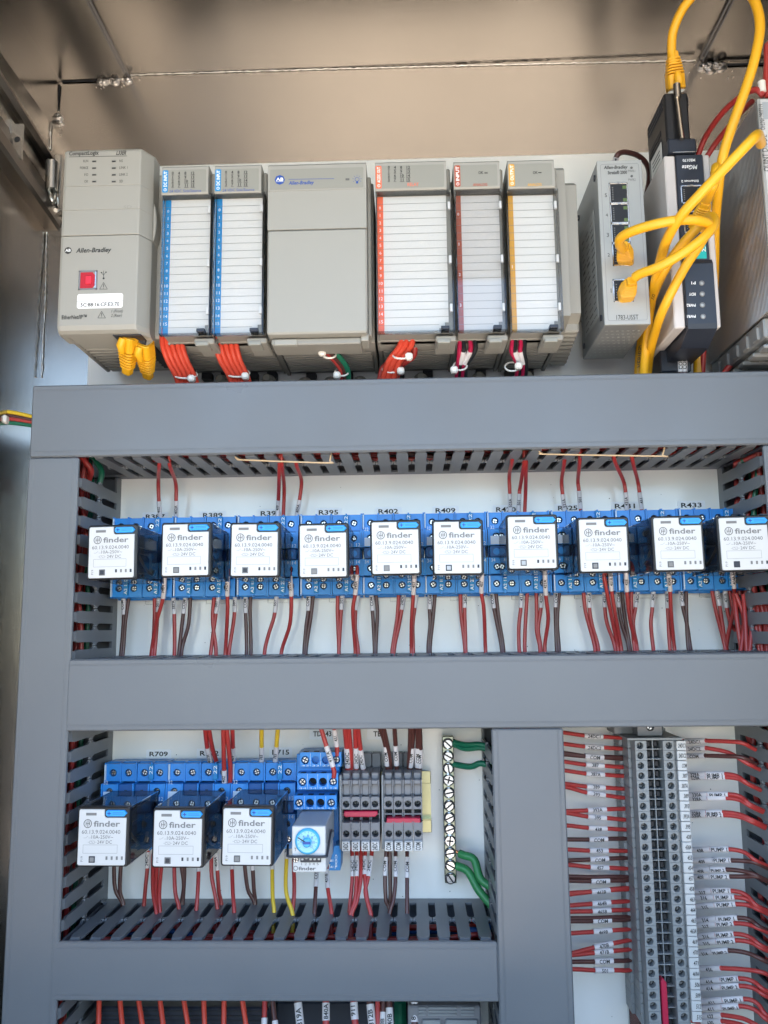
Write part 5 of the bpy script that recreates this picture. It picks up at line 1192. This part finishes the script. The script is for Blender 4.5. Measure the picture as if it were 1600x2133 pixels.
tie(386, 780, 25, 8, 399, 789, 0, 'white cable tie around the wires below the first blue module', 62)
tie(495, 777, 25, 8, 511, 784, 0, 'white cable tie around the wires below the second blue module', 62)
tie(686, 738, 14, 8, 671, 734, 0, 'upper white cable tie on the wires below the blank cover', 76)
tie(712, 775, 14, 8, 702, 782, 0, 'lower white cable tie on the wires below the blank cover', 62)
tie(836, 741, 17, 6, 852, 743, 0, 'upper white cable tie on the wires below the orange strip module', 76)
tie(816, 770, 19, 6, 835, 773, 0, 'lower white cable tie on the wires below the orange strip module', 62)
tie(959, 762, 14, 9, 946, 771, 0, 'white cable tie on the wires below the rust INPUT module', 68)
tie(1067, 764, 15, 9, 1080, 763, 0, 'white cable tie on the wires below the amber OUTPUT module', 68)

# ---------------------------------------------------------------- network switch
A0, A1, B0, B1 = 134.8, 165.6, 205.3, 325; HS = 100
t = thing('network_switch', 'narrow grey network switch with five ports in a column', 'network switch', ((A0 + A1) / 2, 0, B0))
m = MB(); m.box(A0, A1, 26, HS, B0, B1, 'switch_side', .4); m.build('case', t)
m = MB(); m.box(A0 - .2, A1 + .2, HS - 2, HS + .6, B0 - .2, B1 + .2, 'switch_grey', .3); m.build('front_panel', t); HF = HS + .6
m = MB(); T = m.textp
T('Allen-Bradley', 1257, 345, 1308, 354, HF, bold=True, shear=.2); T('Stratix® 2000', 1266, 355.5, 1306, 363, HF, bold=True); T('PWR1', 1308, 354, 1323, 359, HF, 'ink_grey'); T('PWR2', 1309, 372, 1324, 377, HF, 'ink_grey')
for n, x, y in (('5', 1262, 407), ('4', 1264, 448), ('3', 1266, 489.5), ('2', 1268, 531), ('1', 1273, 605.5)): T(n, x - 2.3, y - 4.5, x + 2.3, y + 4.5, HF, keep=True)
T('1783-US5T', 1284, 656, 1330, 666, HF)
pr = rr(A0 + 2.2, A1 - 2, B0 + 2.6, B1 - 2.6, 1.5)
for i in range(len(pr)): m.line(pr[i], pr[(i + 1) % len(pr)], HF + .1, 'line_grey', .2)
m.build('printed_legend', t)
for x, y in ((1315.5, 349.5), (1316, 367)): c = P(x, y, HF); m = MB(); m.disc(c.x, c.z, .9, HF, HF + .4, 'ink_grey', 12, cham=.2); m.build('indicator_light', t)
def port(t, x0, y0, x1, y1, h, rim='zinc', led=True, flip=False):
    a0, a1, b0, b1 = rect(x0, y0, x1, y1, h); m = MB(); w = .9; 
    m.box(a0, a1, h, h + .5, b0, b0 + w, rim, .1); m.box(a0, a1, h, h + .5, b1 - w, b1, rim, .1); m.box(a0, a0 + w, h, h + .5, b0, b1, rim, .1); m.box(a1 - w, a1, h, h + .5, b0, b1, rim, .1)
    m.box(a0 + w, a1 - w, h - 1, h + .12, b0 + w, b1 - w, 'dark_gap'); 
    for k in range(6): z = b0 + w + 2 + k * (b1 - b0 - 5) / 6; m.box(a0 + 2, a0 + 2.8, h, h + .3, z, z + .6, 'bobbin')
    m.box((a0 + a1) / 2 - 1, (a0 + a1) / 2 + 1, h + .3, h + .8, b1 - 1, b1 + .1, rim); 
    if led:
        for q in (b1 - 4.6, b0 + 1.4): m.box(a1 - 3.6, a1 - w, h, h + .3, q, q + 2.4, 'led_green', .2)
    m.build('port', t)
for y0, y1 in ((381, 424), (424, 465.5), (465.5, 507), (507, 554)): port(t, 1269 + (y0 - 381) * .05, y0, 1308 + (y0 - 381) * .05, y1, HF)
port(t, 1277, 582, 1319, 629, HF)
m = MB(); zc = B0 + 45   # rating sticker on the side
m.prism([(38, B0 + 12), (84, B0 + 12), (84, B0 + 92), (38, B0 + 92)], A0 - .25, A0 - .05, 'switch_grey', axis='x')
random.seed(5)
for k in range(15):
    for seg_ in range(3):
        h0 = 41 + seg_ * 15 + random.uniform(0, 2); z = B0 + 15 + k * 5; m.box(A0 - .34, A0 - .26, h0, h0 + random.uniform(5, 12), z, z + random.choice((.7, 1.1, 2.2 if k in (6, 9) else .8)), 'ink_grey')
m.build('rating_sticker', t)
for z in (B0 + 8, B1 - 8):
    for h in (34, 92): m = MB(); m.tube([Vector((A0 - .9, h, z)), Vector((A0 - .1, h, z))], 2.2, 'soft_black', 12); m.build('screw', t)
m = MB()
for r_i in range(7):
    for c_i in range(9): m.line((A0 + 4 + r_i * 3.6 + (c_i % 2) * 1.6, 0), (A0 + 5.6 + r_i * 3.6 + (c_i % 2) * 1.6, 0), 0, 'dark_gap', 0.01) if False else m.box(A0 + 3 + r_i * 3.7 + (c_i % 2) * 1.7, A0 + 4.8 + r_i * 3.7 + (c_i % 2) * 1.7, 36 + c_i * 6.4, 37 + c_i * 6.4, B0 - .3, B0 - .1, 'switch_grey', .05)
m.build('vent_slots', t, stuff=True)
# rail foot at its left
q0, q1, r0, r1 = rect(1197, 521, 1228, 655, 18); m = MB(); m.box(q0, q1 + 4, 2, 16, r0, r1, 'beige_dark', .8); m.box(q0 + 1, q1 - 2, 16, 20, r0 + 14, r1 - 5, 'label_beige', .6)
for f_ in (.36, .62): z = r0 + (r1 - r0) * f_; m.box(q0 + 3, q0 + 7.5, 20, 20.2, z, z + 4.5, 'dark_gap')
z = r0 + (r1 - r0) * .53; m.disc(q0 + 5.4, z, 3, 19.6, 20.6, 'housing', 16, cham=.4); m.box(q0, q1, 14, 20, r0 + 2, r0 + 12, 'housing', .6)
tag(m.build('end_stop', org=(q0, 0, r0)), 'grey rail end stop left of the network switch', 'end stop')
w = wire('brown_wire', [(1281, 345, 60), (1285, 325, 66), (1300, 317, 62), (1330, 325, 50), (1348, 345, 42), (1352, 375, 30), (1345, 420, 22), (1344, 520, 18)], 60, 20, r=2.0, sleeves=[(345, 327, 'COM')]); tag(w, 'brown wire looping over the top of the network switch', 'wire')

# ---------------------------------------------------------------- serial gateway (mounted upside down)
A0, A1, B0, B1 = P(1383, 321, 106).x, P(1478, 330, 106).x, P(1430, 683, 106).z, P(1430, 323, 106).z; G = 106
t = thing('serial_gateway', 'black and white gateway mounted upside down with a teal badge', 'gateway', ((A0 + A1) / 2, 0, B0))
bl, br = P(1406, 321, G).x, P(1463, 321, G).x
m = MB(); m.box(A0, bl - .2, 30, G, B0, B1, 'pale_plastic', .8); m.box(br + .2, A1, 30, G, B0, B1, 'pale_plastic', .8); m.build('side_shell', t)
m = MB(); m.box(bl, br, 24, G + .8, B0 + 1, B1, 'soft_black', .6); zc = P(1460, 548, G).z
m.prism([(24, B0 - 9), (90, B0 - 9), (G + 2, B0 - 1.5), (G + 2.6, B0 + 2), (G + 2.6, zc - 1.5), (G + .8, zc + 2), (24, zc + 2)], bl + .6, br + 1.2, 'soft_black', axis='x'); m.box(bl - 4, br - 1, 24, 60, B0 - 16, B0 + 2, 'soft_black', .8); m.build('front_panel', t)
m = MB(); T = m.textp
T('MGate', 1419, 344, 1453, 353, G + .8, 'white_print', rot=180, bold=True, shear=.25); T('MB3170', 1422, 331, 1448, 337, G + .8, 'white_print', rot=180, bold=True); T('Ethernet 2', 1419, 375, 1455, 380, G + .8, 'white_print', rot=180, bold=True)
q = rect(1416, 503, 1471, 539, G + .8); b__ = MB(); b__.box(q[0], q[1], G + .8, G + 1.1, q[2], q[3], 'teal', .05); b__.build('teal_badge', t); m.textp('MOXA', 1432, 514, 1470, 525, G + 1.1, 'white_print', rot=180)
for n, y, x0 in (('P1', 589.5, 1440), ('RDY', 613, 1435), ('PWR2', 636, 1430), ('PWR1', 659, 1431)):
    T(n, x0, y - 3, 1449, y + 3, G + 2.6, 'white_print', rot=180, bold=True)
m.build('printed_legend', t)
for x, y in ((1462, 589.5), (1463, 612), (1463.5, 635), (1465, 659)):
    c = P(x, y, G + 3); m = MB(); m.ring(c.x, c.z, 1.25, 1.75, G + 2.6, G + 3, 'bobbin', 16); m.disc(c.x, c.z, 1.25, G + 2.6, G + 3.1, 'timer_grey', 14, cham=.5); m.build('indicator_light', t)
port(t, 1418, 386, 1464, 424, G + .8); port(t, 1424, 440, 1470, 485, G + .8)
# adapter on top of it
t = thing('serial_adapter', 'black plug adapter with long thumbscrew on top of the gateway', 'adapter', P(1410, 320, 90))
a0, a1, b0, b1 = rect(1386, 192, 1436, 300, 96); m = MB(); m.box(a0, a1, 52, 96, b0, b1, 'black', 1.2)
for k in range(3): m.box(a0 - .5, a0 + .2, 56, 92, b1 - 4 - k * 3.2, b1 - 2.6 - k * 3.2, 'soft_black', .2); m.box(a1 - .2, a1 + .5, 76, 96, b1 - 5 - k * 2.6, b1 - 4 - k * 2.6, 'soft_black', .2)
for k in range(2): m.box(a0 - .3, a0 + .1, 58, 84, b0 + 8 + k * 6, b0 + 12 + k * 6, 'dark_gap')
m.build('shell', t)
q = rect(1391, 289, 1450, 321, 98); m = MB(); m.box(q[0], q[1], 52, 99, q[2], q[3], 'soft_black', 1); m.box(q[0] + 3, q[1] - 1, 99, 99.2, q[2] + .6, q[2] + 1.2, 'zinc'); m.build('connector_shell', t)
m = MB(); m.prism([(60, b0 - 6), (86, b0 - 6), (86, b0 + 8), (60, b0 + 8)], a0 - .9, a0 - .6, 'card', axis='x'); 
for k in range(3): m.box(a0 - 1, a0 - .9, 64, 82, b0 - 3 + k * 3, b0 - 2 + k * 3, 'ink_grey')
m.build('sticker', t)
m = MB(); m.tube([P(1410, 205, 99), P(1421, 290, 101)], 1.75, 'nickel', 12); m.tube([P(1409.5, 176, 99), P(1411.5, 205, 99)], 2.6, 'nickel', 14); m.build('thumbscrew', t)

# ---------------------------------------------------------------- diode module with ribbed side
XDm = P(1577, 205, 130).x + .5; zt_, zb_ = P(1577, 205, 130).z, P(1600, 637, 130).z; XE = XDm + 52
t = thing('diode_module', 'ribbed aluminium power module at the right edge with white label strip', 'power module', (XDm, 0, zb_))
m = MB(); m.box(XDm + .8, XE, 10, 128, zb_, zt_, 'alu', .5)
k = 11.0
while k < 126: m.box(XDm - .2, XDm + .9, k, k + 1.15, zb_, zt_, 'alu', .25); k += 2.1
m.build('ribbed_case', t)
m = MB(); m.box(XDm - .4, XE, 127, 130, zb_, zt_, 'switch_grey', .5); m.build('front_frame', t)
m = MB(); m.box(XDm + 1.2, XE - 1, 130, 130.5, zb_ + 1, zt_ - 1, 'white', .2)
m.textp('Ord.No.2907719', 1582, 217, 1592, 271, 130.5, rot=90); m.textp('QUINT DIODE', 1588, 281, 1602, 357, 130.5, rot=90)
q = rect(1589, 212, 1640, 248, 130.5); m.box(q[0], q[1], 130.4, 130.7, q[2], q[3], 'timer_grey', .1); m.build('label_strip', t)
m = MB(); m.box(XDm + 1, XE, 12, 110, zb_ - 14, zb_ - .5, 'switch_side', 1); m.box(XDm + 6, XE - 2, 30, 104, zb_ - 18, zb_ - 13, 'housing', 1)
for k in range(4): m.box(XDm + 3 + k * 5, XDm + 7 + k * 5, 20 + k * 20, 34 + k * 20, zb_ - 18.6, zb_ - 17.8, 'alu', .3)
for k in range(5):
    h_0 = 22 + k * 18; m.box(XDm - .8, XDm + 1.5, h_0, h_0 + 9, zb_ - 13, zb_ - 4, 'switch_side', .6); m.box(XDm + 2, XE - 4, h_0 + 2, h_0 + 12, zb_ - 20, zb_ - 17, 'switch_side', .8); m.disc(XDm + 12, zb_ - 9, 3, 110, 111, 'dark_gap', 12)
m.build('terminal_end', t)
m = MB(); c = P(1588, 193, 124); m.tube([c, c + Vector((0, 0, 8))], 2.5, 'nylon', 12); m.build('ferrule', t)
for pts, lb, sl in (([(1452, 330, 60), (1470, 285, 68), (1505, 235, 90), (1545, 200, 110), (1575, 187, 122), (1590, 200, 124)], 'upper red wire arching behind the yellow cable to the diode module', ()),
                ([(1468, 334, 60), (1490, 300, 66), (1520, 262, 80), (1545, 232, 92), (1566, 212, 70)], 'lower red wire running behind the yellow cable at the diode module', ()),
                ([(1650, 110, 120), (1602, 90, 118), (1598, 130, 120), (1596, 170, 122), (1600, 205, 124)], 'red wire coming down at the top right corner', [(65, 86, '')])):
    w = wire('red_wire', pts, 60, 100, r=2.1, sleeves=sl); tag(w, lb, 'wire')
w = wire('red_wire', [(1640, 715, 60), (1590, 728, 58), (1540, 745, 50), (1510, 775, 44), (1500, 800, 40)], 60, 40, r=2.2); tag(w, 'red wire curving under the ribbed diode module', 'wire')
w = wire('red_wire', [(1468, 700, 50), (1465, 740, 46), (1462, 800, 40)], 50, 40, r=2.2); tag(w, 'short red wire beside the yellow cable under the gateway', 'wire')
for x, lb in ((1416, 'back'), (1424, 'front')): w = wire('brown_wire', [(x, 735), (x + 2, 760), (x + 3, 800)], 62, 60, r=1.8, sleeves=[(742, 775, 'COM')]); tag(w, f'short wire with white COM sleeve under the gateway, {lb} one', 'wire')
w = wire('green_wire', [(1389, 762), (1390, 800)], 50, 45, r=2.0); tag(w, 'green wire stub under the gateway', 'wire')

# ---------------------------------------------------------------- yellow patch cables and plugs
def plug(label, c, d, up, w=11.5, th=9.5, L=24, parent=None):
    """boot with ribs along direction d (leaving the socket), c = socket end, local up vector"""
    d = Vector(d).normalized(); up = Vector(up); up = (up - d * up.dot(d)).normalized(); s = d.cross(up); c = Vector(c)
    m = MB()
    def blk(t0, t1, w0, w1, h0, h1, mt='yellow_cable', r=.28):
        vs = []; N = 12
        for tt, ww, hh in ((t0, w0 * .93, h0 * .93), (t0 + .4, w0, h0), (t1 - .4, w1, h1), (t1, w1 * .9, h1 * .9)):
            for k in range(N):
                a = 2 * math.pi * (k + .5) / N; ca, sa = math.cos(a), math.sin(a); e = .45
                x = math.copysign(abs(ca) ** e, ca) * ww / 2; y = math.copysign(abs(sa) ** e, sa) * hh / 2
                vs.append(c + d * tt + s * x + up * y)
        m.add(vs, [(r_ * N + k, r_ * N + (k + 1) % N, (r_ + 1) * N + (k + 1) % N, (r_ + 1) * N + k) for r_ in range(3) for k in range(N)], mt); m.add(vs[:N], [tuple(range(N))], mt); m.add(vs[-N:], [tuple(range(N))], mt)
    blk(-1, 2, w, w, th * .8, th * .8, 'clear_cover'); blk(0, L * .42, w, w, th, th)
    n = 6; st = (L * .50) / n
    for k in range(n):
        f_ = 1 - .05 * k; t0 = L * .42 + k * st; blk(t0, t0 + st * .36, w * .72, w * .72, th * .72 * f_, th * .7 * f_); blk(t0 + st * .34, t0 + st, w * f_, w * f_, th * f_, th * f_)
    blk(L * .90, L * 1.1, w * .6, w * .55, th * .6, th * .55)
    m.tube([c + up * th * .5 + d * 1, c + up * th * .72 + d * L * .18, c + up * th * .58 + d * L * .42], [w * .22, w * .26, w * .16], 'yellow_cable', 8)
    o = m.build('plug', parent, org=tuple(c)) if parent is None else m.build('plug', parent); return o, c + d * L * 1.05
def cable(label, pts, r=3.15, seg=8):
    V = [P(*p) for p in pts]; m = MB(); m.tube(catmull(V, seg), r, 'yellow_cable', 16); o = m.build('patch_cable', org=tuple(V[0]))
    return tag(o, label, 'cable', 'yellow network patch cables')
def cprint(o, pts, txt, r=3.15):
    """print lying along a cable"""
    V = [P(*p) for p in pts]; C = catmull(V, 8); D = [0]
    for u, v in zip(C, C[1:]): D.append(D[-1] + (v - u).length)
    g, fs, asp = glyphs(txt, False); g, fs = fine(g, fs); Hh = 3.3; W = min(D[-1], Hh * asp * 1.1); vs = []
    for u, v in g:
        l = D[-1] * .5 + (u - .5) * W; k = 0
        while k < len(D) - 2 and D[k + 1] < l: k += 1
        T_ = (C[k + 1] - C[k]).normalized(); q = C[k].lerp(C[k + 1], (l - D[k]) / max(1e-6, D[k + 1] - D[k])); f = Vector((-.1, 1, .1)); f = (f - T_ * f.dot(T_)).normalized(); s_ = f.cross(T_)
        if s_.x > 0: s_ = -s_
        a = (v - .5) * Hh / r; vs.append(q + (f * math.cos(a) + s_ * math.sin(a)) * (r + .06))
    m = MB(); m.add(vs, fs, 'ink'); m.build('lettering', o)
# second port cable: out of the plug, right, round behind and down
c = cable('yellow cable from the second switch port, bending right and down behind', [(1297, 520, 116), (1290, 506, 126), (1296, 493, 134), (1322, 480, 142), (1370, 466, 150), (1420, 458, 152), (1458, 460, 150), (1477, 472, 142), (1460, 506, 130), (1428, 555, 124), (1398, 610, 117), (1376, 658, 104), (1361, 705, 80), (1352, 748, 58), (1347, 800, 46)])
plug('', P(1304, 543, 98), P(1298, 505, 122) - P(1304, 543, 98), (.0, .3, 1), 11, 10, 20, c)

c = cable('yellow cable from the lowest switch port, rising right across the gateway', [(1322, 578, 126), (1335, 570, 130), (1370, 557, 138), (1410, 535, 144), (1450, 508, 148), (1478, 482, 146), (1488, 462, 140), (1478, 452, 132), (1450, 478, 123), (1416, 515, 120), (1385, 562, 112), (1362, 612, 92), (1344, 670, 62), (1333, 730, 40), (1329, 800, 34)])
plug('', P(1302, 618, 99), P(1318, 580, 124) - P(1302, 618, 99), (-.1, .4, 1), 11, 10, 21, c)
cprint(c, [(1329, 785, 35), (1333, 730, 40), (1338, 700, 51)], 'VERIFIED')
cprint(c, [(1353, 640, 77), (1362, 612, 92), (1385, 562, 112)], 'RoHS')
c = cable('yellow cable from the gateway port, running up to the right towards the viewer', [(1466, 430, 120), (1478, 405, 134), (1488, 380, 142), (1492, 350, 134), (1490, 420, 90), (1489, 500, 74), (1487, 600, 60), (1470, 690, 52), (1456, 730, 44), (1452, 800, 40)])
plug('', P(1452, 470, 106), P(1468, 428, 124) - P(1452, 470, 106), (.3, .4, .8), 11, 10, 20, c)
cable('thick yellow cable crossing the gateway with its bend near the diode label', [(1340, 800, 70), (1345, 730, 66), (1352, 660, 76), (1362, 600, 96), (1374, 548, 118), (1390, 498, 140), (1420, 448, 156), (1465, 398, 168), (1515, 345, 176), (1556, 302, 182), (1574, 284, 178), (1580, 282, 160), (1585, 300, 140)], 3.2)
c = cable('yellow cable looping above the frame from the black adapter', [(1402, 135, 92), (1399, 100, 94), (1404, 60, 100), (1428, 10, 112), (1475, -35, 126), (1530, -40, 138), (1568, -5, 146), (1583, 50, 150), (1574, 115, 150), (1555, 180, 148), (1528, 255, 144), (1505, 330, 136), (1496, 400, 120), (1490, 470, 96), (1488, 560, 74), (1478, 640, 56), (1460, 700, 46), (1455, 800, 40)])
plug('', P(1408, 188, 86), P(1402, 120, 92) - P(1408, 188, 86), (-.0, 1, -.1), 12.5, 11, 24, c)
for i, (x0, y0, x1, y1, lb) in enumerate(((268, 697, 262, 790, 'left yellow plug under the large controller'), (300, 712, 303, 792, 'right yellow plug under the large controller'))):
    a, b = P(x0, y0, 94 - i * 6), P(x1 + 4, y1 - 22, 74 - i * 6); o, e = plug('', a, b - a, (0, 1, .3), 12.5, 11, 29); tag(o, lb, 'plug', 'yellow plugs under the controller')
    o.name = 'network_plug'; m = MB(); m.tube(catmull([e, e + (b - a) * .3, e + (b - a) * .3 + Vector((2, -6, -20))]), 3.1, 'yellow_cable', 12); m.build('cable', o, org=tuple(a))
for s_ in (0,): pass
